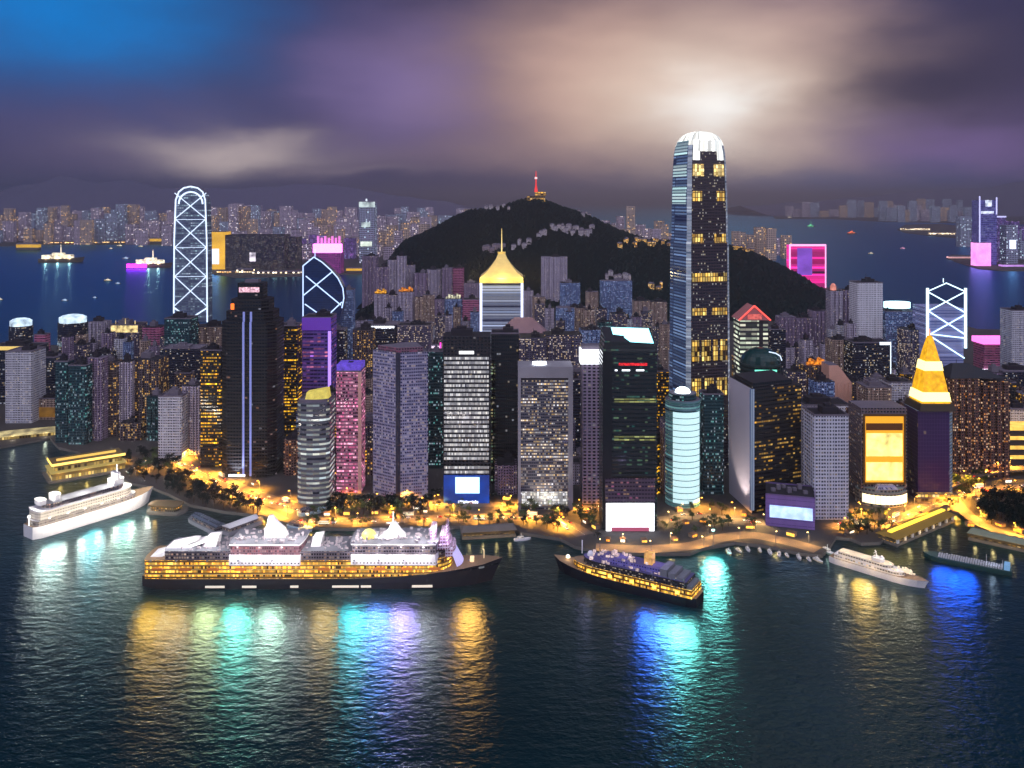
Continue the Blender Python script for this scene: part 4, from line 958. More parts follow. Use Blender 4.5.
for name, lab, a, b, t_, Y, sty, plan in T:
    cat = 'apartments' if name == AT else 'office block'
    DONE[lab] = tower(name, lab, cat, a, b, t_, Y, sty or gridf, None, R.uniform(-.08, .08) if plan == 'bays' else 0, plan, nb=3 if (b - a) < 14 else 4) + (Y,)
def extra(key, fn):
    for k, v in DONE.items():
        if key in k: return fn(*v)
    raise KeyError(key)
def deco(name, mat, f):
    def g(root, z, w, d, Y):
        m = MB(); f(m, z, w, d); m.build(name, mat, root)
    return g
extra('gold lit roof edge', deco('lit_roof_edge', glow('gold roof edge', C(235, 200, 110), 1.0), lambda m, z, w, d: m.box(-w / 2, w / 2, -.8, -.02, z - 5, z + 1)))
extra('low gold fronted', deco('lit_front', glow('gold brown front light', C(170, 120, 40), .5, False, .4, .1), lambda m, z, w, d: m.box(-w / 2, w / 2, -.8, -.02, 4, z * .6)))
extra('gold and white lattice', deco('lit_crown', glow('gold white crown', C(255, 225, 150), 1.5, False, .5, .12), lambda m, z, w, d: (m.box(-w / 2 + 2, w / 2 - 2, -.9, d - 2, z - 14, z - 1), m.tube((0, 4, z), (0, 4, z + 12), .7), m.tube((-w / 3, 4, z), (-w / 3, 4, z + 8), .7), m.tube((w / 3, 4, z), (w / 3, 4, z + 8), .7))))
extra('bright violet edge', deco('light_strip', glow('violet edge light', C(170, 130, 255), 1.6), lambda m, z, w, d: m.box(w / 2 - 4, w / 2, -.8, -.02, 0, z - 18)))
extra('bright violet edge', deco('lit_head', glow('violet lit roof storey', C(110, 60, 190), .5), lambda m, z, w, d: m.box(-w / 2, w / 2, -.9, -.03, z - 17, z + .5)))
def letters(m, z, w, d):
    x = -w / 2 + 4; rr = random.Random(9)
    while x < w / 2 - 6: q = rr.uniform(1.5, 3.4); m.box(x, x + q, -.6, -.02, z - 5 - rr.random(), z - 1.5); x += q + .8
deco('sign_lettering', MAT['white sign letters'], letters)(*DONE['wide dark office block with a row of white roof letters'])
extra('white and pink sign wall', deco('lit_sign', glow('white pink sign', C(255, 225, 245), 1.8, False, .4, .1), lambda m, z, w, d: m.box(-w / 2 + 1, w / 2 - 2, -.8, -.02, z - 40, z - 2)))
extra('white and pink sign wall', deco('light_strip', glow('pink edge light', C(255, 60, 190), 1.8), lambda m, z, w, d: m.box(w / 2 - 1.8, w / 2 + .3, -.9, -.02, z - 34, z + 4)))
extra('green dotted edge', deco('light_strip', facade('green dotted edge', C(30, 40, 40), frac=.6, cw=2.5, ch=3.5, s=1.4, a=C(180, 255, 210), b=WARM), lambda m, z, w, d: m.box(-w / 2 + .3, -w / 2 + 5, -.5, -.02, 4, z - 30)))
extra('white lit roof corner', deco('lit_roof_edge', glow('white roof edge', C(225, 240, 255), 1.7), lambda m, z, w, d: (m.box(w / 2 - 18, w / 2, -.7, -.02, z - 3, z + 1.5), m.box(w / 2 - 1.4, w / 2, -.7, -.02, 20, z - 3.1))))
extra('glowing white roof disc', deco('roof_disc', glow('cyan white roof disc', C(190, 245, 255), 3.0, True), lambda m, z, w, d: m.prism(ngon(w * .42, 20, 0, d / 2, d * .45), z + 6, z + 17, None, True, 0, True)))
extra('bright base right of', deco('lit_roof_edge', glow('pink roof edge', C(255, 120, 225), 2.0), lambda m, z, w, d: m.box(-w / 2 - 3, w / 2 + 3, -3, d, z + 1.7, z + 12)))
extra('bright base right of', deco('lit_base', glow('white base glow', C(245, 235, 255), 2.6), lambda m, z, w, d: m.box(-w / 2 - 5, w / 2 + 5, -6, -.1, z - 62, z - 46)))
extra('pink topped round', deco('stair_head', glow('pink stair head', C(255, 160, 140), .9, False, .4, .2), lambda m, z, w, d: (m.prism(ngon(6, 12, -4, 8), z + 1, z + 10), m.dome(-4, 8, z + 10.01, 5, 5, 12, 3))))
extra('dark hipped roof', deco('hipped_roof', plain('dark slate roof', C(36, 40, 52), .6), lambda m, z, w, d: m.loft([[(-w / 2 - 2, -3, z + .01), (w / 2 + 30, -3, z + .01), (w / 2 + 30, d + 2, z + .01), (-w / 2 - 2, d + 2, z + .01)], [(-6, d / 2 - 2, z + 14), (12, d / 2 - 2, z + 14), (12, d / 2 + 2, z + 14), (-6, d / 2 + 2, z + 14)]], None, True, 0, bottom=True)))
extra('dark pink hipped roof', deco('hipped_roof', plain('rose grey roof', C(140, 112, 124), .8), lambda m, z, w, d: m.loft([[(-w / 2 - 2, -2, z + 1.7), (w / 2 + 2, -2, z + 1.7), (w / 2 + 2, d + 2, z + 1.7), (-w / 2 - 2, d + 2, z + 1.7)], [(-w * .2, d / 2 - 5, z + 24), (w * .2, d / 2 - 5, z + 24), (w * .2, d / 2 + 5, z + 24), (-w * .2, d / 2 + 5, z + 24)]], None, True, 0, bottom=True)))
for key, c in (('under a gold roof garden', GOLD), ('under the orange roof garden', AMBER), ('under a pale roof garden', C(235, 230, 190)), ('orange roof terrace', AMBER)):
    extra(key, deco('roof_garden', glow('roof garden light ' + str(c[1])[:4], c, 1.5, False, .6, .25), lambda m, z, w, d: [m.box(-w * .45 + k * w * .15, -w * .45 + k * w * .15 + w * .12, -1, 5 + (k * 7) % 5, z + 1.7, z + 5 + (k * 5) % 7) for k in range(6)]))
# peach gable
Y = 1200; root, z1, w, d = tower('gabled_building', 'peach coloured stepped gable wall left of the brown ribbed tower', 'building', 829, 852, 383, Y, plain('peach wall', C(225, 170, 150), .8), 30, roof=False)
m = MB(); m.loft([[(-w / 2, 0, z1 + .01), (w / 2, 0, z1 + .01), (w / 2, 30, z1 + .01), (-w / 2, 30, z1 + .01)], [(-w / 2, 0, z1 + 24), (-w * .1, 0, z1 + 24), (-w * .1, 30, z1 + 24), (-w / 2, 30, z1 + 24)]], None, True, 1); m.build('gable', [MAT['peach wall'], roofm], root)
# lit terraces at the right edge
root = empty('terraced_building', 'long terraced building with gold lit galleries at the right edge by the flyover', 'building', (X(1018, 1095), 1095, 3))
for k in range(4):
    m = MB(); m.box(-22, 60, k * 3, 40, k * 11, k * 11 + 7); m.build('terrace', [plain('dark terrace', C(60, 54, 60))], root)
    m = MB(); m.box(-21, 59, k * 3 + .5, 39, k * 11 + 7.01, k * 11 + 10.99); m.build('lit_gallery', glow('gold gallery light', C(255, 200, 90), 1.6, False, .3, .1), root)
OCC.append((X(1018, 1095) - 25, 900, 1090, 1140))

# ------------------------------------------------------------------ low and middling blocks filling the streets between
LM = [('the zigzag tower', 190), ('the stepped tower', 247), ('the wedge tower', 323), ('the lavender tower', 400), ('the striped tower', 466), ('the framed tower', 545), ('the screen tower', 630), ('the tallest tower', 702), ('the corner tower', 765), ('the golden screen', 884), ('the gold spire', 934), ('the ferry terminal', 80), ('the right edge', 1010), ('the left edge', 10)]
rf = random.Random(21); nfill = 0
SKIP = {'city_block': set(range(445)) - {0, 256, 130, 257, 4, 5, 259, 135, 387, 9, 388, 14, 270, 16, 17, 273, 19, 20, 149, 150, 152, 25, 154, 415, 36, 38, 175, 303, 304, 305, 51, 60, 318, 68, 76, 77, 82, 347, 228, 101, 231, 232, 105, 106, 233, 362, 247, 250, 252, 253, 126}}
SIZES = ['low', 'squat', 'middling', 'fairly tall', 'tall']
def free(x0, x1, y0, y1, g=4):
    return all(x1 + g < a or x0 - g > b or y1 + g < c or y0 - g > d for a, b, c, d in OCC)
roads_pts = [q for k in ('west', 'west2', 'front', 'east', 'east2', 'inner', 'mid', 'prom') for q in ROADS[k]]
def off_road(x, y, r): return all((q.x - x) ** 2 + (q.y - y) ** 2 > r * r for q in roads_pts)
yy = 985
while yy < 2080:
    xx0 = -.64 * yy
    while xx0 < .66 * yy:
        w = rf.uniform(20, 36); d = rf.uniform(18, 30); px = 512 + F * (xx0 + w / 2) / yy
        ok = free(xx0, xx0 + w, yy, yy + d, 3) and off_road(xx0 + w / 2, yy + d / 2, 28)
        if px < 230 and yy < 1185: ok = False
        if 230 < px < 300 and yy < 1040: ok = False
        if px < 120 and yy < 1260: ok = False
        if px > 955 and yy < 1060: ok = False
        if px > 800 and yy < 990: ok = False
        if ok:
            lo = 372 + 40 * (yy < 1150) if px > 120 else 372
            if px < 60: lo = 385
            z = Zr(rf.uniform(lo, lo + 60), yy)
            if yy > 1500: z = Zr(rf.uniform(345, 372), yy)
            if px > 860 and yy > 1500: z = Zr(rf.uniform(366, 385), yy)
            if z > 18:
                sty = rf.choice(['brown', 'golddot', 'golddot', 'navy', 'speck', 'speck', 'mauve', 'tan', 'teal', 'yellow', 'lilac', 'pale', 'blue', 'navy'])
                near = min(LM, key=lambda l: abs(l[1] - px)); side = 'left of' if px < near[1] - 6 else 'right of' if px > near[1] + 6 else 'straight behind'
                dep = ['near the front', 'two streets back', 'three streets back', 'far back', 'furthest back'][min(4, int((yy - 985) / 220))]
                size = SIZES[min(4, int(z / 26))]
                lab = '%s %s block %s, %s %s' % (size, STN[sty], dep, side, near[0])
                nfill += 1
                if nfill - 1 in SKIP['city_block']: OCC.append((xx0, xx0 + w, yy, yy + d)); rf.choice('abc')
                else: tower('city_block', lab, 'building', px - w / 2 * F / yy, px + w / 2 * F / yy, 0, yy, sty, d, 0, rf.choice(['rect', 'bays', 'bays']), top_z=z, nb=3, group='smaller blocks filling the streets')
        xx0 += w + rf.uniform(3, 12)
    yy += 34 + (yy - 985) * .03
print('fill blocks', nfill)

# ------------------------------------------------------------------ towns across the water
FARSKIP = set('10.0 10.6 10.9 12.14 12.15 12.18 12.35 12.36 12.37 14.0 14.1 14.11 14.12 14.13 14.14 14.15 14.18 14.19 14.2 14.20 14.21 14.22 14.5 14.6 14.7 14.8 4.0 4.1 4.103 4.104 4.105 4.106 4.111 4.116 4.117 4.12 4.121 4.122 4.123 4.125 4.13 4.132 4.139 4.16 4.2 4.24 4.25 4.26 4.41 4.43 4.51 4.54 4.55 4.56 4.57 4.58 4.61 4.77 4.78 4.79 4.94 4.95 4.96 4.99 6.0 6.1 6.12 6.16 6.2 6.20 6.21 6.22 6.23 6.24 6.3 6.31 6.33 6.4 6.41 6.42 6.43 6.5 6.6 6.7 6.8 8.10 8.11 8.12 8.13 8.14 8.15 8.16 8.17 8.18 8.19 8.2 8.5 8.6 8.9'.split())
FARKEY = {}
def far_row(specs, group, place, styles, seed):
    rr = random.Random(seed); nfar = 0; made = []
    for px0, px1, base, t0, t1, wmin, wmax in specs:
        px = px0
        while px < px1:
            wp = rr.uniform(wmin, wmax); Y = Yg(base) * rr.uniform(1.0, 1.12); top = rr.uniform(t0, t1); sty = rr.choice(styles)
            cl = {'haze': 'lilac', 'hazeb': 'warm lit', 'hazec': 'blue grey', 'farneon': 'violet neon'}[sty]
            hgt = 'tall' if top < t0 + (t1 - t0) * .35 else 'middling' if top < t0 + (t1 - t0) * .7 else 'short'
            wd = 'slim' if wp < wmin + (wmax - wmin) * .4 else 'broad'
            rot_, pl_ = rr.uniform(-.2, .2), rr.choice(['rect', 'rect', 'bays']); key = '%d.%d' % (seed, nfar); nfar += 1
            if key in FARSKIP: pass
            else:
                made.append((px, tower('far_tower_block', '%s %s %s tower, %%s from left, %s' % (hgt, wd, cl, place(px)), 'tower block', px, px + wp, top, Y, sty, 60, rot_, pl_, group, single=True, z0=1, nb=3)[0], place(px))); FARKEY[made[-1][1].name] = key
            px += wp * rr.uniform(.8, 1.25)
    cnt = {}
    for px, o, pl in sorted(made, key=lambda q: q[0]):
        k = cnt.get(pl, 0); cnt[pl] = k + 1; o['label'] = o['label'] % ordinal(k)
def left_place(px):
    return 'far shore ' + ('at the left edge' if px < 60 else 'left of the zigzag tower' if px < 170 else 'right of the zigzag tower' if px < 240 else 'above the stepped tower' if px < 300 else 'above the wedge tower' if px < 345 else 'by the lit far tower')
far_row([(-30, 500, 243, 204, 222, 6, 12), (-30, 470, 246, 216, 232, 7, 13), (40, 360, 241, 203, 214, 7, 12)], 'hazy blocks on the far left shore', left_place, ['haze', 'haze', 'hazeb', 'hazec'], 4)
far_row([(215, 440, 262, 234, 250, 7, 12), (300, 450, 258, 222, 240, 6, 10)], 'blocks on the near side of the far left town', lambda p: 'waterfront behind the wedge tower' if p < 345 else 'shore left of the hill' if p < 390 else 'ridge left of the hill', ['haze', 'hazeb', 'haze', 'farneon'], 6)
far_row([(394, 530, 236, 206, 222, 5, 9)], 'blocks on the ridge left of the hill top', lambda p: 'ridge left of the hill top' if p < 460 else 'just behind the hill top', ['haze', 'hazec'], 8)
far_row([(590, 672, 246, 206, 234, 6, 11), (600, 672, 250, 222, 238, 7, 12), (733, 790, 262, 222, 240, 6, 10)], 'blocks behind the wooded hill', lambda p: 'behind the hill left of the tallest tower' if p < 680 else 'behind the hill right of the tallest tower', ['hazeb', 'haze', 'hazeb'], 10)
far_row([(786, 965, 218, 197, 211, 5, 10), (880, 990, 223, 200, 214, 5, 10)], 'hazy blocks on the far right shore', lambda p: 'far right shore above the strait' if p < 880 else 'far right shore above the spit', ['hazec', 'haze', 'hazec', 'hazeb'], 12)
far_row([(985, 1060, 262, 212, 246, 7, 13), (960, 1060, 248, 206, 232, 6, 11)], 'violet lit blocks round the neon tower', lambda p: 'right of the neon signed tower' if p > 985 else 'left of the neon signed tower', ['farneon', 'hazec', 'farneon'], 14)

def shore(name, pts, z=2.0, mat=None):
    P = [(X(p, Yg(r)), Yg(r)) for p, r in pts]
    m = MB(); m.prism(P, -1, z, None, True, 1); return structure(m.build(name, [seawall, mat or paving]))
shore('far_shore', [(-80, 247), (0, 246.5), (50, 245), (165, 244.5), (205, 246), (214, 247), (350, 243), (520, 240), (520, 221), (-80, 221)])
shore('far_shore', [(212, 274), (235, 278), (262, 277.5), (300, 276.5), (345, 274.5), (372, 274), (388, 262), (388, 248), (215, 249)], 3)
shore('far_shore', [(775, 219), (830, 219), (885, 222), (1120, 226), (1200, 212), (770, 212)])
shore('far_shore', [(897, 230), (905, 233), (930, 236), (962, 239), (985, 238), (1000, 231), (940, 224), (905, 225)], 3)
shore('far_shore', [(946, 257), (955, 262), (978, 269), (1000, 271), (1120, 272), (1120, 240), (990, 244), (978, 256), (952, 255)], 3)
# lit strips along the far quays: low sheds with lamps
def quay_shed(px0, px1, base, rows, mat, lab, name='quay_shed', d=40):
    Y = Yg(base, 2); w = (px1 - px0) * Y / F; h = rows * Y / F
    root = empty(name, lab, 'shed', (X((px0 + px1) / 2, Y), Y, 2))
    m = MB(); m.box(-w / 2, w / 2, 0, d, 0, h * .35); m.build('walls', seawall, root)
    m = MB(); m.box(-w / 2, w / 2, .4, d - .4, h * .35 + .01, h * .8); m.build('lit_gallery', mat, root)
    m = MB(); m.loft([[(-w / 2 - 2, -2, h * .8 + .01), (w / 2 + 2, -2, h * .8 + .01), (w / 2 + 2, d + 2, h * .8 + .01), (-w / 2 - 2, d + 2, h * .8 + .01)], [(-w / 2, d * .4, h), (w / 2, d * .4, h), (w / 2, d * .6, h), (-w / 2, d * .6, h)]], None, True, 0); m.build('roof', roofm, root)
    return root
ql = lambda n, c, c2: facade(n, C(120, 100, 80), C(90, 70, 50), frac=.75, cw=11, ch=7, fw=.72, fh=.8, s=11, rv=.2, a=c, b=c2)
qa = ql('amber quay light', C(255, 180, 80), C(255, 215, 150)); qw = ql('white quay light', C(255, 240, 215), C(255, 220, 160)); qg = glow('gold quay light', C(255, 196, 60), 1.3, False, .25, .01)
for a, b, r, h, mt, lab in ((50, 95, 244, 2.5, qa, 'amber lit quay shed, left end of the far shore strip'), (95, 140, 243.6, 2.5, qa, 'amber lit quay shed in the middle of the far shore strip'), (140, 168, 243.5, 6, qg, 'brighter gold quay hall left of the white zigzag tower'),
        (16, 38, 250, 7, qg, 'flat gold lit pier hall on the water at the far left'), (236, 252, 274.5, 6, qw, 'white blazing quay hall below the dark far block'), (252, 300, 275, 4, qw, 'long white lit quay gallery behind the black stepped tower'), (346, 372, 272.5, 5, qg, 'gold lit quay gallery right of the blue wedge tower'), (214, 235, 274, 3, qa, 'amber quay shed right of the white zigzag tower'),
        (902, 930, 231, 3.2, qw, 'pale lit shed on the far spit, left part'), (930, 962, 235.5, 3.2, qw, 'pale lit shed on the far spit, right part'), (900, 914, 217, 5, qa, 'amber lit hall behind the far spit'), (956, 976, 221, 5, glow('red quay light', C(255, 120, 110), 1.4, False, .5, .01), 'red lit hall left of the neon tower'),
        (950, 975, 259.5, 3.5, glow('rose quay light', C(255, 190, 190), 1.7, False, .4, .01), 'rose lit pier hall left of the pink screen'), (1003, 1060, 268, 4, glow('violet quay light', C(220, 160, 255), 1.8, False, .4, .01), 'violet lit promenade hall right of the pink screen')):
    quay_shed(a, b, r, h, mt, lab)
def far_building(name, lab, a, b, t_, Y, mat, d=80, parts=()):
    root, z1, w, d = tower(name, lab, 'building', a, b, t_, Y, mat, d, 0, 'rect', roof=False, z0=2)
    for nm, mt, (u0, u1, v0, v1) in parts:
        m = MB(); m.box(-w / 2 + w * u0, -w / 2 + w * u1, -3, -.1, z1 * v0, z1 * v1); m.build(nm, mt, root)
    return root, z1, w, d
far_building('harbour_hall', 'broad dark block on the far waterfront above the black stepped tower', 225, 284, 235, 4150, 'navy', 120, [('lit_sign', glow('white spot sign', C(255, 245, 255), 2.6, False, .5, .02), (.42, .52, .25, .5))])
far_building('harbour_hall', 'narrow dark block joined to the broad far waterfront block', 284, 297, 237, 4200, 'navy', 100)
far_building('screen_building', 'gold fronted block with blue white screen right of the white zigzag tower', 210, 225, 232, 4180, qg, 90, [('screen', glow('blue white screen far', C(200, 215, 255), 2.6), (.15, .6, .15, .55))])
r_, z1, w, d = far_building('office_tower', 'hazy tower with a blazing hot pink roof sign behind the blue wedge tower', 313, 341, 253, 3950, facade('magenta washed wall', C(190, 80, 180), frac=.3, cw=9, ch=8, s=1.2, a=C(255, 90, 220), b=PINK), 70)
m = MB(); m.box(-w / 2, w / 2, -2, 30, z1 + 1, z1 + 40); m.build('roof_sign', glow('hot pink roof sign', C(255, 130, 245), 4.0, True), r_)
m = MB(); [m.box(-w / 2 + 10 + k * 16, -w / 2 + 18 + k * 16, 34, 50, z1 + 1, z1 + 74 - (k % 2) * 8) for k in range(7)]; m.build('roof_mast', glow('pink mast light', C(255, 150, 230), .8), r_)
far_building('office_tower', 'tall hazy far tower with white lit crown and lower white floors', 359, 375, 203, 4600, 'hazec', 70, [('lit_crown', glow('pale crown', C(220, 240, 235), 1.3, False, .5, .02), (0, 1, .93, 1.02)), ('lit_floor', glow('white lit floors', C(240, 255, 235), 1.7, False, .5, .02), (.1, .8, .28, .36)), ('roof_mast', glow('mast', C(230, 245, 255), 1.2), (.42, .52, 1.03, 1.07)), ('lit_floor', MAT['pale crown'], (.15, .7, .6, .68))])
far_building('hotel', 'hot pink lit curved block half hidden by the wooded hill', 789, 826, 245, 3300, facade('hot pink lit wall', C(200, 40, 120), C(120, 10, 80), frac=.97, cw=300, ch=9, fw=1, fh=.86, s=2.0, rv=.05, a=C(255, 24, 140), b=C(255, 50, 170)), 30,
             [('screen', glow('violet blue screen', C(150, 90, 225), .9, False, .25, .02), (.22, .62, .3, .93)), ('lit_roof_edge', glow('pale pink roof edge', C(255, 170, 220), 1.7), (0, 1, .97, 1.02)), ('edge_light', MAT['pale pink roof edge'], (.97, 1, 0, .97)), ('edge_light', MAT['pale pink roof edge'], (0, .04, 0, .97))])
r_, z1, w, d = far_building('skyscraper', 'hazy violet skyscraper on the right shore with white outlined sign at the top', 979, 997, 200, 4450, facade('violet hazy glass', C(120, 120, 200), C(70, 70, 150), frac=.4, cw=12, ch=10, fw=.8, fh=.5, s=.9, a=C(170, 150, 255), b=COOL), 70,
             [('edge_light', glow('violet white edge', C(200, 200, 255), 1.5), (0, .06, .0, 1.06)), ('edge_light', MAT['violet white edge'], (.94, 1, .78, 1.04)), ('sign', glow('white emblem sign', C(225, 235, 255), 2.0, False, .4, .04), (.35, .7, .9, 1.0)), ('sign_lettering', MAT['white emblem sign'], (.1, .8, .79, .83))])
far_building('screen_building', 'low block covered by a glowing pink screen at the right shore', 977, 991, 243, 4400, glow('pink screen', C(255, 150, 235), 2.2, True, .2, .02), 60)
far_building('office_tower', 'violet outlined block right of the hazy neon skyscraper', 995, 1006, 216, 4700, 'farneon', 60, [('edge_light', MAT['violet white edge'], (0, .08, .4, 1)), ('edge_light', MAT['violet white edge'], (0, 1, .97, 1.0))])
far_building('office_tower', 'hazy block with a bright white light near the right edge', 1006, 1018, 225, 4500, 'hazec', 60, [('lit_sign', glow('blue white sign light', C(225, 235, 255), 3.0), (.3, .8, .4, .62))])
# hill top station with red mast, and houses on the slope
Y = 2900.0; root = empty('hilltop_station', 'gold lit building with a red lit mast on the hill top', 'building', (X(537, Y), Y - 10, hill_z(X(537, Y), Y) - 3))
k = Y / F
m = MB(); m.box(-10 * k, 8 * k, 0, 30, -14, 4 * k); m.box(-2 * k, 9 * k, 2, 24, 4 * k + .01, 8 * k); m.build('walls', facade('gold lit station', C(150, 120, 70), frac=.85, cw=9, ch=7, fw=.8, fh=.6, s=1.8, a=GOLD, b=WARM), root)
m = MB(); m.tube((-1 * k, 12, 8 * k), (-1 * k, 12, 29 * k), 3.2, 6, 0, 1.2); m.tube((-1 * k, 12, 8 * k), (-1 * k, 12, 14 * k), 6.5, 6, 0, 3.2); m.build('mast', glow('red mast light', C(255, 60, 60), .9), root)
m = MB(); m.tube((-1 * k, 12, 21 * k), (-1 * k, 12, 23 * k), 4.2, 8); m.build('mast_platform', glow('pale mast light', C(255, 210, 210), 1.3), root)
rv = random.Random(31)
VIL = [(552, 594, 226, 233, 16, 'pale'), (618, 668, 240, 247, 12, 'gold'), (486, 512, 206, 210, 5, 'pale'), (668, 672, 244, 247, 2, 'gold'), (735, 756, 246, 252, 8, 'gold'), (578, 592, 212, 218, 4, 'pale'), (538, 545, 232, 236, 3, 'pale'), (482, 506, 244, 250, 6, 'rose'), (606, 630, 273, 278, 6, 'pale'), (648, 664, 281, 290, 4, 'gold'), (512, 530, 241, 247, 4, 'pale')]
villm = {'pale': facade('pale villa walls', C(205, 192, 200), frac=.3, cw=4, ch=4, s=1.2, fw=.6, b=COOL), 'gold': facade('gold lit villa walls', C(150, 120, 90), C(120, 80, 40), frac=.8, cw=4, ch=4, fw=.7, fh=.6, s=2.6, a=GOLD, b=WARM), 'rose': facade('rose villa walls', C(170, 150, 160), frac=.1, cw=4, ch=4, s=1)}
def hill_hit(px, row):
    y = 2390.0
    while y < 3300:
        x = X(px, y)
        if hill_z(x, y) >= Zr(row, y): return x, y
        y += 4
    return None
for a, b, r0, r1, n, c in VIL:
    for k in range(n):
        hit = hill_hit(a + (b - a) * (k + rv.random()) / n, rv.uniform(r0, r1))
        if not hit: hit = (X(a + (b - a) * k / n, 2900), 2900)
        x, y = hit; y -= 8; z = hill_z(x, y) + 4; w = rv.uniform(3.5, 8); h = rv.uniform(4, 9)
        near = 'high under the station' if 530 < a < 600 and r0 < 240 else 'on the ridge left of the tallest tower' if 600 < a < 675 and r0 < 260 else 'on the ridge right of the tallest tower' if a > 700 else 'near the gold pyramid roof' if a < 520 and r0 > 230 else 'on the skyline left of the station' if a < 520 else 'low on the slope by the tallest tower'
        root = empty('hillside_house', 'little %s lit hill house, %s' % (c, near), 'house', (x, y, z), rv.uniform(-.5, .5), 'houses on the wooded hill')
        m = MB(); m.box(-w, w, -6, 6, -14, h); m.build('walls', villm[c], root)
        m = MB(); m.loft([[(-w - 1, -7, h + .01), (w + 1, -7, h + .01), (w + 1, 7, h + .01), (-w - 1, 7, h + .01)], [(-w + 3, -.5, h + 4), (w - 3, -.5, h + 4), (w - 3, .5, h + 4), (-w + 3, .5, h + 4)]], None, True, 0, bottom=True); m.build('roof', roofm, root)

# ------------------------------------------------------------------ ships and boats
def ship_frame(name, label, cat, bow, stern, group=None):
    """bow and stern waterline points in (px, row); local +x is forward"""
    B = Vector((X(bow[0], Yg(bow[1])), Yg(bow[1]), 0)); S = Vector((X(stern[0], Yg(stern[1])), Yg(stern[1]), 0))
    L = (B - S).length; a = math.atan2(B.y - S.y, B.x - S.x); c = (B + S) / 2
    return empty(name, label, cat, (c.x, c.y, 0), a, group), L
def hull_mesh(L, B, D, bowrise=0.0, rake=.06, sternround=.5, fine=.22, n=16, flare=1.12):
    m = MB(); st = []
    for i in range(n + 1):
        s = i / n; e = 1.0
        if s > 1 - fine: e = max(0.0, math.cos((s - (1 - fine)) / fine * math.pi / 2)) ** .75
        if s < .06: e = sternround + (1 - sternround) * (s / .06) ** .6
        x = -L / 2 + L * s; xd = x + (rake * L if s > 1 - fine else 0) * max(0, (s - (1 - fine)) / fine) ** 1.5
        zd = D + bowrise * max(0, (s - .55) / .45) ** 2
        b = max(.02, B / 2 * e); ed = max(.03, B / 2 * min(1, e ** .7) if s > .5 else B / 2 * e)
        st.append([(x, -b * .95, -1.5), (x + (xd - x) * .5, -(b * .6 + ed * .4), zd * .5), (xd, -ed, zd), (xd, ed, zd), (x + (xd - x) * .5, (b * .6 + ed * .4), zd * .5), (x, b * .95, -1.5)])
    for a, b in zip(st, st[1:]):
        for k in range(5):
            m.quad([a[k], b[k], b[k + 1], a[k + 1]], [(a[k][0], a[k][2]), (b[k][0], b[k][2]), (b[k + 1][0], b[k + 1][2]), (a[k + 1][0], a[k + 1][2])], 1 if k == 2 else 0)
    m.quad(list(reversed(st[0])), None, 0)
    return m, st
def deck_plan(x0, x1, B, nose=.0, tail=0.0):
    """plan of a deckhouse, rounded forward by nose metres and aft by tail metres"""
    h = B / 2; P = []
    P += [(x0 + tail * (1 - math.cos(t)), -h * math.sin(t)) for t in (.35, .8, 1.2)] if tail else [(x0, -h)]
    P += [(x1 - nose * (1 - math.cos(t)), -h * math.sin(t)) for t in (1.4, 1.1, .75, .4, .1)] if nose else [(x1, -h)]
    return P + [(x, -y) for x, y in reversed(P)]
white = plain('white ship paint', C(232, 230, 232), .4, vary=.06)
blackh = plain('black hull paint', C(14, 16, 30), .35)
deckm = plain('teak deck', C(150, 124, 96), .8)
steel = plain('grey deck steel', C(120, 122, 132), .6)
golddeck = facade('gold lit ship decks', C(120, 84, 36), C(80, 54, 16), frac=.94, cw=1.5, ch=3.35, fw=.92, fh=.56, s=2.9, rv=.12, a=C(255, 168, 36), b=C(255, 208, 96))
darkwin = facade('dark ship windows with lit cabins', C(88, 80, 92), C(24, 22, 34), frac=.4, cw=2.2, ch=2.8, fw=.7, fh=.55, s=1.2, a=C(255, 240, 220), b=C(255, 200, 170))
redwin = facade('reddish ship gallery windows', C(96, 70, 84), C(60, 24, 34), frac=.55, cw=1.8, ch=2.6, fw=.7, fh=.6, s=.8, a=C(255, 120, 110), b=C(255, 235, 225))
hullwin = facade('hull port lights', C(12, 14, 28), C(12, 14, 28), frac=.12, cw=6, ch=30, fw=.8, fh=.06, s=1.0, a=C(255, 255, 245), b=C(200, 220, 255))
shipwhite = facade('floodlit white ship side', C(236, 232, 238), C(60, 60, 70), frac=.25, cw=3, ch=9, fw=.4, fh=.12, s=1.0)
whitelamp = glow('ship flood lamp', C(255, 250, 240), 5, True)

# A great black hulled cruise ship
root, L = ship_frame('cruise_ship', 'largest cruise ship, black hull, gold lit decks and floodlit white upper works, moored in front', 'cruise ship', (491, 580), (147, 581))
B = 36; D = 9
m, st = hull_mesh(L, B, D, 11, .035, .55, .2, 22); m.build('hull', [hullwin, deckm], root)
def sx(px): return (px - 319) / 344 * L           # along the ship from photo column
for a, b in ((212, 231), (248, 262), (295, 303), (336, 362), (364, 374), (414, 434)):
    m = MB(); m.box(sx(a), sx(b), -B / 2 - .15, -B / 2 + .6, 1.6, 3.4)
    m.build('side_door_light', glow('white hull door light', C(255, 240, 220), .7), root)
m = MB(); m.prism(deck_plan(sx(149), sx(452), B - .6, 26, 5), D + .01, 24.5); m.build('lit_decks', [golddeck, deckm], root)
m = MB()
for z in (12.6, 16.5, 20.4): m.prism(deck_plan(sx(150.5), sx(450), B + .9, 24, 5), z, z + .5, None, True, 0, True)
m.build('balcony_rail', plain('pale balcony edge', C(220, 180, 110), .6), root)
m = MB(); m.prism(deck_plan(sx(168), sx(446), B - 1.6, 26, 6), 24.51, 32); m.build('upper_deck', [darkwin, steel], root)
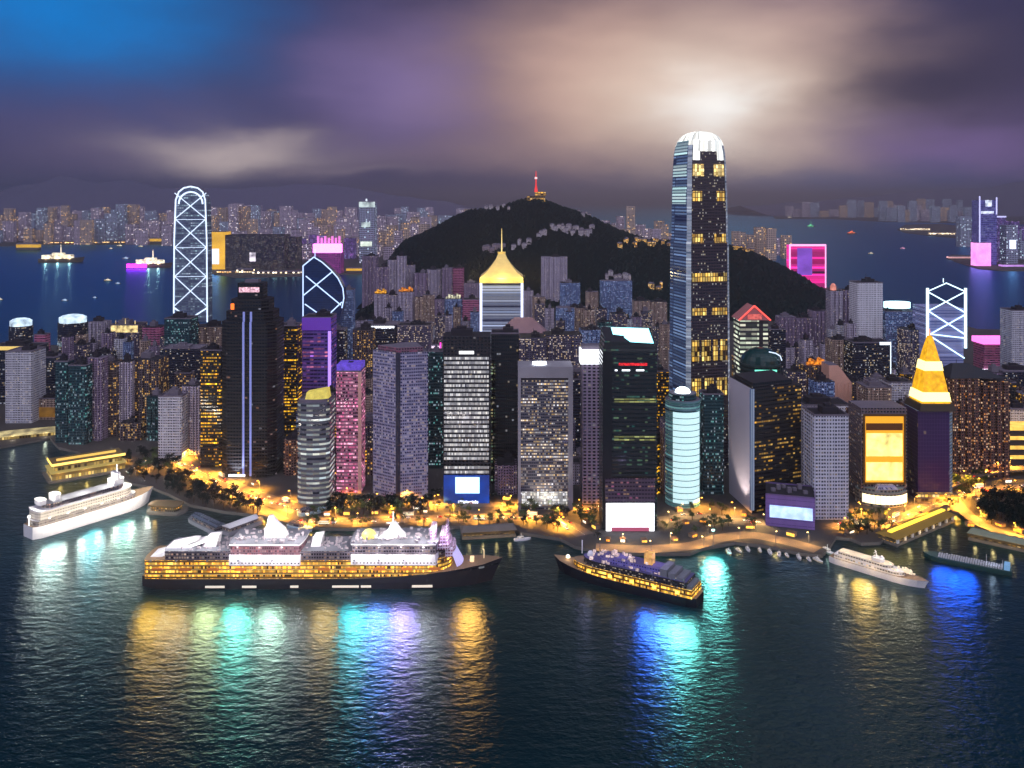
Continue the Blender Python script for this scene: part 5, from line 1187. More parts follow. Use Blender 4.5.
for a, b, nm, mt in ((233, 307, 'midship_house', redwin), (352, 440, 'midship_house', darkwin)):
    m = MB(); m.prism(deck_plan(sx(a), sx(b), B + 2.2, 3, 3), 20.5, 29.5, None, True, 0, True); h_ = m.build(nm, shipwhite, root)
    m = MB(); m.prism(deck_plan(sx(a + 2), sx(b - 1), B + 1.0, 2, 2), 29.51, 37.5); m.build('gallery', [mt, white], h_)
    m = MB(); m.prism(deck_plan(sx(a), sx(b), B + 2.2, 3, 3), 37.51, 38.5, None, True, 1, True); m.build('gallery_roof', [white, steel], h_)
m = MB()                                              # swept white funnel amidships and radar mast
fx = sx(276); m.loft([[(fx - 9, -5, 38.51), (fx + 10, -5, 38.51), (fx + 10, 5, 38.51), (fx - 9, 5, 38.51)], [(fx - 9, -5, 44.5), (fx + 7, -5, 44.5), (fx + 7, 5, 44.5), (fx - 9, 5, 44.5)], [(fx - 7, -4, 49.5), (fx + 2, -4, 49.5), (fx + 2, 4, 49.5), (fx - 7, 4, 49.5)], [(fx - 6, -2, 57), (fx - 3, -2, 57), (fx - 3, 2, 57), (fx - 6, 2, 57)]])
m.build('funnel', white, root)
for px_, tilt in ((160, 9), (176, 12), (188, 13)):
    m = MB(); m.loft([[(sx(px_) - 5, -9, (24.51 if px_ < 165 else 32.01)), (sx(px_) + 5, -9, (24.51 if px_ < 165 else 32.01)), (sx(px_) + 5, 9, (24.51 if px_ < 165 else 32.01)), (sx(px_) - 5, 9, (24.51 if px_ < 165 else 32.01))], [(sx(px_) + 3 + tilt, -6, (29.5 if px_ < 165 else 37)), (sx(px_) + 8 + tilt, -6, (29.5 if px_ < 165 else 37)), (sx(px_) + 8 + tilt, 6, (29.5 if px_ < 165 else 37)), (sx(px_) + 3 + tilt, 6, (29.5 if px_ < 165 else 37))]], None, True, 0, bottom=True); m.build('stern_wing', white, root)
for px_, w_ in ((212, 9), (317, 7), (370, 9)):
    m = MB(); x = sx(px_); m.loft([[(x - w_ * .6, -7, 32.01), (x + w_ * .6, -7, 32.01), (x + w_ * .6, 7, 32.01), (x - w_ * .6, 7, 32.01)], [(x - w_ * .3, -5, 40), (x + w_ * .8, -5, 41), (x + w_ * .8, 5, 41), (x - w_ * .3, 5, 40)]]); m.build('deck_house', white if px_ != 370 else white, root)
m = MB(); x = sx(376); m.dome(x - 6, -2, 38.51, 6.5, 7, 14, 5); m.build('radar_dome', glow('yellow lit dome', C(240, 220, 120), .8), root)
m = MB(); x = sx(392); m.loft([[(x - 12, -6, 38.51), (x + 12, -6, 38.51), (x + 12, 6, 38.51), (x - 12, 6, 38.51)], [(x - 4, -4, 43), (x + 8, -4, 43), (x + 8, 4, 43), (x - 4, 4, 43)], [(x, -2, 51), (x + 3, -2, 51), (x + 3, 2, 51), (x, 2, 51)]]); m.tube((x + 1, 0, 51), (x + 1, 0, 60), .5, 5); m.tube((x - 5, 0, 50), (x + 6, 0, 50), .4, 4); m.build('radar_mast', white, root)
pinkw = facade('lilac bridge front', C(225, 205, 228), C(120, 60, 90), frac=.5, cw=2.2, ch=2.6, fw=.7, fh=.5, s=1.2, a=C(255, 150, 190), b=COOL)
for k, (a, b, z0, z1) in enumerate(((436, 452, 32.02, 36), (441, 450, 36.02, 43), (446, 456, 24.52, 33), (431, 437, 38.52, 48), (447, 449, 43.02, 51))):
    m = MB(); m.prism(deck_plan(sx(a), sx(b), B - 8 - k * 3, 3, 0), z0, z1); m.build('bridge_house', pinkw, root)
m = MB()
for k in range(9): a = -1.2 + k * .3; m.tube((sx(456) + 6 * math.cos(a), 13 * math.sin(a), 17), (sx(451) + 3 * math.cos(a), 10 * math.sin(a), 30), .9, 5)
m.build('bow_rib', glow('lilac bow ribs', C(190, 180, 235), .9), root)
m = MB()
rs = random.Random(2)
for k in range(330):                                  # loungers, rafts and vents crowding the open decks
    x = sx(rs.choice([rs.uniform(185, 230), rs.uniform(309, 350), rs.uniform(185, 350)])); y = rs.uniform(-B / 2 + 4, B / 2 - 4); w = rs.uniform(.5, 1.4)
    zz = 32.01
    if k > 150: x = sx(rs.choice([rs.uniform(236, 303), rs.uniform(355, 437)])); zz = 38.51; y = rs.uniform(-B / 2 + 1, B / 2 - 1)
    m.box(x - w, x + w, y - .6, y + .6, zz, zz + rs.uniform(.6, 1.8) * (1 if k % 9 else 2.2))
c_ = m.build('deck_clutter', plain('pale deck loungers', C(190, 180, 185), .7), root); c_['kind'] = 'stuff'
for k in range(11):                                   # lifeboats along the near side
    if 4 <= k <= 5: continue
    x = sx(166 + k * 27); m = MB(); m.loft([[(x - 5, -B / 2 - 2.4, 16.9), (x + 5, -B / 2 - 2.4, 16.9), (x + 5, -B / 2 - .7, 16.9), (x - 5, -B / 2 - .7, 16.9)], [(x - 4.4, -B / 2 - 2.0, 19), (x + 4.4, -B / 2 - 2.0, 19), (x + 4.4, -B / 2 - .8, 19), (x - 4.4, -B / 2 - .8, 19)]], None, True, 0, bottom=True); m.build('lifeboat', plain('orange lifeboat', C(210, 120, 50), .5), root)
m = MB(); m.tube((sx(484), 0, 19), (sx(484), 0, 26), .3, 5); m.tube((sx(484), 0, 26), (sx(483), 0, 27), .5, 5); m.box(sx(470), sx(474), -3, 3, 17, 20); m.build('bow_winch', glow('bow lamp', C(255, 220, 170), 1.2), root)
for x in (165, 185, 212, 245, 270, 296, 320, 362, 390, 418, 436): lamp(root, (sx(x), -9, 50 if x > 225 else 45), 15000, C(255, 246, 240), 1.0)
for x in (240, 262, 284, 304, 358, 380, 402, 424): lamp(root, (sx(x), -B / 2 - 8, 33), 9000, C(255, 246, 240), .6)
for x in (436, 452): lamp(root, (sx(x), -14, 43), 4500, C(235, 205, 255), 1)
FL = [(160, C(255, 186, 70), 60), (185, C(255, 190, 90), 40), (215, C(215, 220, 150), 70), (245, C(110, 235, 205), 130), (278, C(190, 225, 195), 90), (330, C(255, 200, 120), 40), (358, C(60, 205, 215), 110), (382, C(90, 140, 245), 170), (406, C(180, 150, 245), 120), (470, C(255, 176, 80), 90)]
for x, c, kw in FL:                                   # coloured floods added over the near rail, put in to streak the water
    m = MB(); m.tube((sx(x), -B / 2 + .2, 25), (sx(x), -B / 2 - 2.6, 26), .25, 5); m.box(sx(x) - .7, sx(x) + .7, -B / 2 - 3.4, -B / 2 - 2.2, 25.2, 26.2); m.build('added_streak_lamp', steel, root)
    spot(root, (sx(x), -B / 2 - 4.4, 27), (0, -1, -.75), kw * 1450, c, 110, .95, 11.0)
CR1 = root

# B second cruise ship, smaller, pointing away to the left
root, L = ship_frame('cruise_ship', 'smaller cruise ship with violet upper deck and gold lamps along its dark side', 'cruise ship', (560, 570), (700, 604))
B = 24; D = 7.5
m, st = hull_mesh(L, B, D, 5, .05, .75, .3, 16); m.build('hull', [blackh, deckm], root)
m = MB(); m.prism(deck_plan(-L / 2 + 3, L / 2 - 14, B - 1, 26, 0), D + .01, 14.5); m.build('lit_decks', [golddeck, deckm], root)
for k in range(5):
    m = MB(); x = L / 2 - 34 - k * 20; m.box(x - 1.7, x + 1.7, B / 2 - .45, B / 2 - .1, D + 1.6, 11.5); m.build('lit_window', glow('gold ship window', C(255, 214, 80), 3.2, True), root)
m = MB(); m.prism(deck_plan(-L / 2 + 8, L / 2 - 24, B - 2, 22, 0), 14.51, 19.5); m.build('upper_deck', [facade('dark upper ship windows', C(40, 36, 44), C(12, 12, 20), frac=.35, cw=2, ch=2.4, fw=.7, fh=.35, s=1.5, a=C(255, 240, 220), b=C(255, 220, 180)), plain('violet lit deck', C(92, 86, 132), .7)], root)
m = MB(); m.prism(deck_plan(-L / 2 + 26, L / 2 - 40, B - 9, 12, 6), 19.51, 24); m.build('top_house', [facade('violet top house', C(120, 110, 190), C(50, 50, 110), frac=.4, cw=2.4, ch=2.4, s=.9, a=C(170, 170, 255), b=WARM), plain('violet top deck', C(98, 90, 140), .7)], root)
m = MB(); m.box(-24, -17, -4, 3, 24.01, 33); m.build('funnel', glow('amber funnel', C(255, 190, 110), .9, False, .4, .3), root)
m = MB()
for k in range(80):
    x = rs.uniform(-L / 2 + 14, L / 2 - 30); y = rs.uniform(-B / 2 + 1, B / 2 - 2); w = rs.uniform(.4, 1.6); m.box(x - w, x + w, y - w * .6, y + w * .6, 24.01 if abs(x) < L / 2 - 42 and abs(y) < 7 else 19.51, (24.3 if abs(x) < L / 2 - 42 and abs(y) < 7 else 19.8) + rs.uniform(.4, 2.2))
c_ = m.build('deck_clutter', glow('pale lit deck gear', C(255, 225, 215), .9, False, .6, .3), root); c_['kind'] = 'stuff'
for k in range(4):
    m = MB(); x = -L / 2 + 4 + k * 7; m.prism(deck_plan(x, x + 6, B - 5, 0, 0), 14.52 - k * 0 + (5 if k > 0 else 0), 16.6 + k * 2 + (3 if k > 0 else 0)); m.build('stern_terrace', steel, root)
m = MB(); m.tube((L / 2 - 22, 0, 19.5), (L / 2 - 22, 0, 31), .5, 5); m.dome(L / 2 - 30, 0, 19.51, 3, 4, 12, 4); m.build('radar_mast', white, root)
m = MB(); m.dome(L / 2 - 8, 0, 13, 1.8, 2.5, 10, 3); m.build('bow_lamp', glow('bow flood lamp', C(255, 235, 200), 6, True), root)
for x in (-30, 5, 40): lamp(root, (x, -2, 34), 3500, C(205, 190, 255), 1.5)
for x, c, kw in ((-28, C(60, 110, 245), 120), (-44, C(110, 190, 240), 90), (-56, C(120, 230, 215), 130)):  # floods and fixtures added on this side for blue and teal water streaks
    m = MB(); m.tube((x, B / 2 - 2, 14.5), (x, B / 2 + 1, 21), .25, 5); m.box(x - .7, x + .7, B / 2 + .6, B / 2 + 1.8, 21, 22); m.build('added_streak_lamp', steel, root)
    spot(root, (x, B / 2 + 3, 21), (-.45, .9, -.75), kw * 1450, c, 110, .95, 11.0)
CR2 = root

# C white liner moored at the left
root, L = ship_frame('cruise_ship', 'all white floodlit liner lying at an angle beside the left pier', 'cruise ship', (148, 502), (28, 538))
B = 26; D = 12
m, st = hull_mesh(L, B, D, 4, .05, .7, .25, 16); m.build('hull', [white, deckm], root)
m = MB(); m.prism(deck_plan(-L / 2 + 2, L / 2 - 16, B - 1, 18, 4), D + .01, D + 5); m.build('lower_deck', [facade('shaded liner windows', C(150, 140, 134), C(60, 50, 46), frac=.4, cw=2.2, ch=2.6, fw=.7, fh=.5, s=1.0), white], root)
m = MB(); m.prism(deck_plan(-L / 2 + 4, L / 2 - 22, B - 1.5, 14, 4), D + 5.01, D + 13); m.build('cabin_decks', [facade('cream liner cabins', C(214, 204, 190), C(90, 80, 70), frac=.35, cw=2.6, ch=2.7, fw=.55, fh=.4, s=.9), white], root)
m = MB(); m.prism(deck_plan(-L / 2 + 4, L / 2 - 21, B - .6, 14, 4), D + 13.01, D + 14, None, True, 0, True); m.build('deck_edge', white, root)
m = MB(); m.prism(deck_plan(-L / 2 + 14, L / 2 - 30, B - 8, 10, 6), D + 14.01, D + 18); m.build('upper_deck', [MAT['dark ship windows with lit cabins'], steel], root)
for x0, x1, h in ((L / 2 - 44, L / 2 - 30, 6), (L / 2 - 40, L / 2 - 34, 12), (-L / 2 + 8, -L / 2 + 16, 5), (-L / 2 + 22, -L / 2 + 30, 7)):
    m = MB(); m.prism(deck_plan(x0, x1, 14, 3, 2), D + 18.01, D + 18 + h); m.build('deck_house', white, root)
m = MB(); m.tube((L / 2 - 36, 0, D + 30), (L / 2 - 36, 0, D + 38), .5, 5); m.build('radar_mast', white, root)
m = MB(); m.tube((-L / 2 + 1, 0, D), (-L / 2 + 1, 0, D + 8), .4); m.dome(-L / 2 + 1, 0, D + 8, 1.4, 2, 8, 3); m.build('stern_lamp', whitelamp, root)
for x in (-56, -35, -10, 15, 38, 54): lamp(root, (x, -3, D + 28), 24000, C(255, 246, 228), 1.2)
for x in (-60, -42, -24, -6, 12, 30, 48): lamp(root, (x, -B / 2 - 12, 13), 9500, C(255, 246, 228), .8)
for x, c, kw in ((-50, C(210, 250, 240), 60), (-10, C(110, 220, 225), 80), (25, C(150, 230, 200), 60)):  # spots added off the rail for teal streaks on the water
    spot(root, (x, -B / 2 - 4, D + 6), (0, -1, -.75), kw * 1450, c, 110, .95, 11.0)

# D white yacht at the right
root, L = ship_frame('motor_yacht', 'long white motor yacht with pointed bow moored right of the violet pavilion', 'yacht', (924, 588), (832, 560))
B = 15; D = 5.5
m, st = hull_mesh(L, B, D, 1.5, .05, .8, .3, 14); m.build('hull', [white, deckm], root)
m = MB(); m.prism(deck_plan(-L / 2 + 4, L / 2 - 16, B - 2, 10, 1), D + .01, D + 3.4); m.build('main_deck', [facade('yacht saloon windows', C(236, 230, 220), C(60, 56, 60), frac=.6, cw=2.4, ch=3, fw=.8, fh=.4, s=1.0), white], root)
m = MB(); m.prism(deck_plan(-L / 2 + 8, L / 2 - 26, B - 4, 8, 1), D + 3.41, D + 6.6); m.build('upper_deck', [facade('yacht upper windows', C(232, 226, 216), C(60, 56, 60), frac=.4, cw=2.4, ch=3, fw=.8, fh=.4, s=1.0), plain('cream deck', C(225, 210, 185), .7)], root)
m = MB(); m.prism(deck_plan(L / 2 - 44, L / 2 - 34, 8, 3, 1), D + 6.61, D + 9.4); m.build('bridge_house', white, root)
m = MB(); m.tube((L / 2 - 40, 0, D + 9.4), (L / 2 - 42, 0, D + 15), .4, 5); m.tube((L / 2 - 42, -3, D + 13), (L / 2 - 42, 3, D + 13), .3, 4); m.dome(L / 2 - 37, 2, D + 9.41, 1.4, 1.6, 10, 3); m.build('radar_mast', white, root)
m = MB(); m.prism(deck_plan(L / 2 - 33, L / 2 - 27, 7, 3, 2), D + 3.42, D + 4.6); m.build('plunge_pool', plain('dark pool', C(20, 24, 30), .2), root)
m = MB()
for k in range(34): x = rs.uniform(-6, L / 2 - 8); y = rs.uniform(-.5, .5) * (B - 5) * (1 if x < L / 2 - 18 else .4); m.box(x - .8, x + .8, y - .5, y + .5, D + 3.42, D + 3.42 + rs.uniform(.5, 4.2))
c_ = m.build('deck_clutter', glow('warm lit deck gear', C(255, 236, 205), .7), root); c_['kind'] = 'stuff'
for x in (-30, -10, 10, 30): lamp(root, (x, -1, 24), 5500, C(255, 236, 210), 1.0)
for x in (-25, 0, 22): lamp(root, (x, -B / 2 - 8, 8), 2400, C(255, 214, 150), .8)
spot(root, (-6, -B / 2 - 3, 12), (0, -1, -.75), 70000, C(255, 190, 80), 110, .95, 11.0)  # amber spot added to lay a gold streak on the water

# E low dark green barge full of seats
root, L = ship_frame('passenger_barge', 'low dark green open passenger barge with pale seats right of the white yacht', 'barge', (925, 557), (1012, 574))
B = 14; D = 4
m, st = hull_mesh(L, B, D, .8, .03, .8, .16, 12); m.build('hull', [plain('dark green hull', C(30, 66, 62), .5), plain('green grey deck', C(70, 96, 92), .8)], root)
m = MB()
for k in range(26):
    x = -L / 2 + 8 + k * (L - 18) / 26
    for y in (-3.6, .2, 3.6): m.box(x - .7, x + .7, y - 1.3, y + 1.3, D + .01, D + 1.1 + rs.random() * .8)
c_ = m.build('seats', plain('pale seats', C(200, 200, 205), .7), root); c_['kind'] = 'stuff'
m = MB(); m.box(-L / 2 + 1.5, -L / 2 + 6, -5, 5, D + .01, D + 4.4); m.build('wheelhouse', glow('blue lit wheelhouse', C(130, 180, 225), .55), root)
m = MB(); m.tube((-L / 2 + 20, 0, D), (-L / 2 + 20, 0, D + 9), .2, 4); m.tube((-L / 2 + 7, 3, D), (-L / 2 + 7, 3, D + 8), .2, 4); m.build('flag_pole', white, root)
lamp(root, (-20, 0, 12), 1500, C(210, 225, 255), 1)
for x in (2, 18): spot(root, (x, B / 2 + 3, 12), (0, 1, -.7), 80000, C(20, 84, 235), 110, .95, 11.0)  # blue spots added to lay a blue pool on the water

# F two barges moored in a V left of the great cruise ship, and the slipway sheds by the trees
for lab, bow, stern, mt in (('dark covered barge moored in a V, left limb, by the dark trees', (192, 519), (222, 534), facade('dark barge roof', C(70, 80, 104), frac=.35, cw=2, ch=2, s=.7, a=COOL, b=ICE)), ('pale roofed barge moored in a V, right limb, by the dark trees', (262, 521), (224, 535), white)):
    root, L = ship_frame('covered_barge', lab, 'barge', bow, stern); B = 16
    m, st = hull_mesh(L, B, 3.5, .6, .03, .9, .15, 10); m.build('hull', [plain('grey barge hull', C(150, 150, 160), .6), steel], root)
    m = MB(); m.prism(deck_plan(-L / 2 + 3, L / 2 - 8, B - 5, 3, 0), 3.51, 7); m.build('cabin', darkwin, root)
    m = MB(); m.loft([[(p[0], p[1], 7.01) for p in deck_plan(-L / 2 + 2, L / 2 - 7, B - 3, 3, 0)], [(p[0], p[1] * .3, 9) for p in deck_plan(-L / 2 + 2, L / 2 - 7, B - 3, 3, 0)]]); m.build('cabin_roof', mt, root)
    lamp(root, (0, -3, 22), 1200, C(225, 232, 255), 1)
for lab, px, row, rot in (('pale blue boat with pointed bow drawn up left of the seawall', 300, 529, -.5), ('pale blue boat nearer the round striped tower', 312, 516, .5)):
    Y_ = Yg(row); root = empty('moored_boat', lab, 'boat', (X(px, Y_), Y_, 0 if row > 520 else 3.2), rot)
    m, st = hull_mesh(30, 11, 3, 1, .06, .6, .4, 10); m.build('hull', [plain('pale blue hull', C(150, 180, 200), .5), plain('pale blue deck', C(170, 195, 210), .6)], root)
    m = MB(); m.prism(deck_plan(-12, 4, 7, 3, 0), 3.01, 6); m.build('cabin', darkwin, root)
    lamp(root, (0, -4, 14), 700, C(220, 235, 255), 1)

# ferry terminal, left: long tiered hall with gold roof lights
Y_ = Yg(483); root = empty('ferry_terminal', 'long two tier ferry terminal with gold lit eaves on the water by the white liner', 'ferry terminal', (X(52, Y_), Y_, 0), math.radians(36))
LT = 84
m = MB(); m.box(-4, LT, -4, 44, -1.5, 2.6); m.build('pier_deck', seawall, root)
goldhall = facade('gold lit terminal gallery', C(130, 110, 60), C(60, 46, 20), frac=.9, cw=3.5, ch=8, fw=.75, fh=.62, s=1.25, a=C(255, 205, 90), b=C(255, 226, 150))
m = MB(); m.box(0, LT - 4, 0, 40, 2.61, 10); m.build('lower_hall', [goldhall, roofm], root)
m = MB(); m.box(-1.5, LT - 2, -1.5, 41.5, 10.01, 11); m.build('lower_roof', glow('pale gold eaves', C(200, 178, 100), .45), root)
m = MB(); m.box(4, LT - 6, 8, 36, 11.01, 18); m.build('upper_hall', [goldhall, roofm], root)
m = MB(); m.box(1, LT - 3, 5, 39, 18.01, 19.2); u_ = m.build('upper_roof', plain('terminal roof', C(120, 100, 60), .8), root)
m = MB(); m.box(.6, LT - 2.6, 4.2, 4.95, 17.6, 20.4); m.box(.2, .95, 5, 39, 17.6, 20.4); m.build('roof_edge_light', glow('gold roof edge light', C(255, 214, 110), 1.7), u_)
m = MB(); m.box(8, LT - 10, 20, 23, 19.21, 21.4); m.build('ridge_light', glow('gold ridge light', C(235, 190, 90), 1.1), u_)
for x in (8, 36, 64, 90): lamp(root, (x, -7, 8), 2200, C(255, 200, 100), 1)
# lit quay at the far left
Y_ = Yg(443); root = empty('lit_quay', 'flat quay hall blazing pale gold at the left edge, below the pale grey office', 'quay', (X(-4, Y_), Y_, 0), math.radians(24))
m = MB(); m.box(-60, 84, -3, 34, -1.5, 2.7); m.build('pier_deck', seawall, root)
m = MB(); m.box(-60, 78, 1, 30, 2.71, 7); m.build('hall', [MAT['gold lit terminal gallery'], roofm], root)
m = MB(); m.box(-60, 80, -1, 32, 7.01, 8.2); m.build('lit_roof', glow('cream lit roof', C(235, 215, 150), .8, False, .5, .08), root)
for x in (-20, 20, 60): lamp(root, (x, -5, 7), 2200, C(255, 238, 200), 1)
# small pier with trees of lights below the terminal
Y_ = Yg(511); root = empty('ferry_pier', 'small round nosed pier dotted with gold lights right of the white liner', 'pier', (X(154, Y_), Y_, 0), math.radians(-8))
m = MB(); m.prism(deck_plan(-6, 36, 24, 6, 8), -1.5, 3); m.build('pier_deck', seawall, root)
m = MB(); m.prism(deck_plan(-2, 30, 16, 4, 4), 3.01, 8); m.build('hall', [facade('pier hall with gold lights', C(80, 70, 50), frac=.6, cw=2.4, ch=2.4, s=1.3, a=GOLD, b=WARM), darkroof], root)
m = MB(); m.prism(deck_plan(-4, 32, 19, 4, 4), 8.01, 9, None, True, 0, True); m.build('hall_roof', plain('brown pier roof', C(96, 80, 56), .8), root)
lamp(root, (10, -16, 8), 2200, C(255, 190, 100), 1)
# long pier at the right with white columns
def pier_between(name, lab, a, b, wid, roofmat, cols=True):
    A = Vector((X(a[0], Yg(a[1])), Yg(a[1]), 0)); Bp = Vector((X(b[0], Yg(b[1])), Yg(b[1]), 0)); L = (Bp - A).length
    root = empty(name, lab, 'pier', tuple(A), math.atan2(Bp.y - A.y, Bp.x - A.x))
    m = MB(); m.box(0, L, 0, wid, -1.5, 2.6); m.build('pier_deck', seawall, root)
    if cols:
        for k in range(9): m = MB(); m.tube((3 + k * (L - 6) / 8, 1, 2.6), (3 + k * (L - 6) / 8, 1, 7), 1.5, 8); m.build('column', plain('white column', C(225, 222, 215), .6), root)
    m = MB(); m.box(1, L - 1, 3, wid - 2, 2.61, 7); m.build('hall', [facade('pier gallery', C(90, 80, 60), C(40, 36, 30), frac=.7, cw=4, ch=4.4, s=1.2, a=GOLD, b=WARM), darkroof], root)
    m = MB(); m.loft([[(-1, -1, 7.01), (L + 1, -1, 7.01), (L + 1, wid, 7.01), (-1, wid, 7.01)], [(2, wid * .35, 10), (L - 2, wid * .35, 10), (L - 2, wid * .6, 10), (2, wid * .6, 10)]], None, True, 0, bottom=True); m.build('roof', roofmat, root)
    for k in range(4): lamp(root, (L * (k + .5) / 4, -5, 6), 1300, C(255, 214, 140), .8)
    return root, L
r_, L = pier_between('roofed_pier', 'roofed pier with white columns and yellow lit ridge right of the golden screen tower', (897, 547), (955, 522), 22, plain('ochre pier roof', C(150, 120, 50), .8))
m = MB(); m.box(4, L - 4, 8, 12, 10.01, 11.5); m.build('ridge_light', glow('yellow ridge light', C(255, 214, 70), 1.6), r_)
r_, L = pier_between('dark_pier', 'long flat pale pier running off the right edge past the dark park', (968, 540), (1040, 556), 16, plain('pale green roof', C(130, 140, 120), .8), False)
r_, L = pier_between('stone_quay', 'low grey stone landing quay just right of the great cruise ship bow', (462, 540), (516, 537), 18, plain('grey quay roof', C(110, 104, 100), .9), False)
# little boats along the right hand promenade
def small_boat(name, lab, px, row, rot, L, group, c, cat='boat', cab=True, lightc=None):
    Y_ = Yg(row); root = empty(name, lab, cat, (X(px, Y_), Y_, 0), rot, group)
    m, st = hull_mesh(L, L * .3, L * .1, L * .04, .06, .7, .45, 8); m.build('hull', [c, white], root)
    m = MB(); m.prism(deck_plan(-L * .3, L * .12, L * .2, L * .06, 0), L * .1 + .01, L * .22); m.build('cabin', facade('boat cabin', C(225, 222, 215), C(40, 40, 50), frac=.8, cw=1.5, ch=2, s=1.5), root)
    m = MB(); m.tube((-L * .05, 0, L * .22), (-L * .05, 0, L * .42), L * .012, 4); m.build('mast', white, root)
    return root
for k in range(10):
    px = (729, 739, 748, 760, 770, 779, 787, 799, 809, 818)[k]; row = (553, 551, 550, 551, 553, 555, 556, 558, 560, 561)[k]
    warm = 762 < px < 812
    small_boat('motor_boat', 'small %s motor boat tied to the curved promenade, %s from its left end' % ('gold lit' if warm else 'white', ['first', 'second', 'third', 'fourth', 'fifth', 'sixth', 'seventh', 'eighth', 'ninth', 'tenth'][k]), px, row, R.uniform(-1.9, -1.2), R.uniform(9, 13), 'motor boats along the promenade', white if k % 3 else plain('cream hull', C(230, 215, 180), .5))
o = small_boat('motor_boat', 'green white work boat tucked between the promenade corner and the white yacht', 828, 553, -1.2, 18, None, plain('pale green hull', C(150, 180, 160), .5)); lamp(o, (0, 0, 9), 500, C(225, 255, 235), .6)
o = small_boat('motor_boat', 'white launch lying at the stone landing left of the smaller cruise ship', 522, 540, .2, 16, None, white); lamp(o, (0, -3, 8), 400, C(255, 235, 200), .6)
# boats far out
FB = [(61, 262, 40, 8, 'gold lit excursion ship with three reflections at the far left', 'w'), (153, 267, 40, 7, 'lit work ship with derricks left of the white zigzag tower', 'w'), (120, 246.5, 7, 1, 'bright white launch near the far shore', 'w'), (111, 249, 5, 1, 'small white launch below the far quay shed', 'w'),
      (108, 281, 8, 0, 'small pale boat in mid channel, left of the magenta streak', 'w'), (118, 284, 6, 0, 'bluish boat just right of the small pale boat', 'b'), (95, 298, 5, 0, 'tiny pale boat alone above the drum topped towers', 'b'), (65, 301, 7, 0, 'bright blue white boat above the blue round tower', 'b'), (126, 259, 7, 2, 'white tug with blue light beside the work ship', 'b'), (141, 247, 6, 1, 'white ferry below the gold quay hall', 'w'), (0.5, 300, 6, 1, 'pale boat cut by the left edge', 'w'),
      (811, 227, 8, 3, 'green lit sailing ferry in the dark strait on the right', 'g'), (852, 234, 10, 4, 'red orange lit ferry in the dark strait', 'r'), (871, 254, 6, 2, 'small white boat in the right hand strait', 'w'), (903, 249, 6, 2, 'small pink lit boat in the right hand strait', 'p'), (772, 236, 7, 2, 'white boat just right of the hill shoulder', 'w'), (790, 218, 5, 1, 'tiny far boat at the mouth of the strait', 'w')]
lc = {'w': C(255, 240, 205), 'b': C(200, 225, 255), 'g': C(120, 255, 180), 'r': C(255, 120, 70), 'p': C(255, 180, 215)}
for px, row, wpx, big, lab, c in FB:
    Y_ = Yg(row); L = wpx * Y_ / F; root = empty('harbour_boat', lab, 'boat', (X(px, Y_), Y_, 0), R.uniform(-.25, .25), 'boats far out in the harbour')
    hD = L * .09
    m, st = hull_mesh(L, L * .24, hD, hD * .4, .05, .7, .3, 8); m.build('hull', [plain('dark boat hull', C(90, 80, 70), .6), steel], root)
    g = glow('boat light ' + c, lc[c], 2.4, False, .5, .08)
    m = MB(); m.prism(deck_plan(-L * .42, L * .3, L * .18, L * .08, 0), hD + .01, hD + L * .09); m.build('lit_cabin', g, root)
    m = MB(); m.prism(deck_plan(-L * .2, L * .1, L * .1, L * .04, 0), hD + L * .09 + .01, hD + L * (.2 if big in (3, 4) else .14)); m.build('wheelhouse', g, root)
    m = MB(); m.tube((0, 0, hD + L * .1), (0, 0, hD + L * (.75 if big == 3 else .34)), L * .015, 4); m.build('mast', g, root)
    if wpx > 25:
        for q in (-.32, -.05, .22): lamp(root, (q * L, -L * .12, hD), 60000, C(255, 235, 190), 4)
# magenta lit pontoon put in only to streak the water
Y_ = 292710 / (268.5 - 200); root = empty('added_pontoon', 'pontoon with a magenta glow panel below the work ship, put in to streak the water', 'added_pontoon', (X(137, Y_), Y_, 0))
m = MB(); m.box(-52, 52, -8, 12, -1, 3); m.build('deck', steel, root)
m = MB(); m.box(-48, 48, -6, -3, 4, 22); m.build('screen', glow('magenta glow panel', C(235, 40, 235), 8.0, True), root)  # glowing panel added as the source of the magenta streak
m = MB(); [m.tube((x, -1, 3), (x, -1, 24), .8) for x in (-46, 0, 46)]; m.build('frame', steel, root)

Y_ = Yg(549, 3); root = empty('added_flood_mast', 'tall added floodlight mast on the promenade edge, throwing teal light on the water', 'floodlight', (X(714, Y_), Y_ + 4, 3))  # mast and its spot added for a teal streak on the water
m = MB(); m.tube((0, 0, 0), (0, 0, 16), .3, 6, 0, .18); m.build('pole', steel, root)
m = MB(); m.box(-1.4, 1.4, -.9, -.2, 15.6, 17.2); m.build('lamp_head', glow('added teal lamp', C(190, 255, 245), 4), root)
spot(root, (0, -4.5, 16), (0, -1, -.75), 260000, C(130, 240, 225), 110, .95, 9.0)
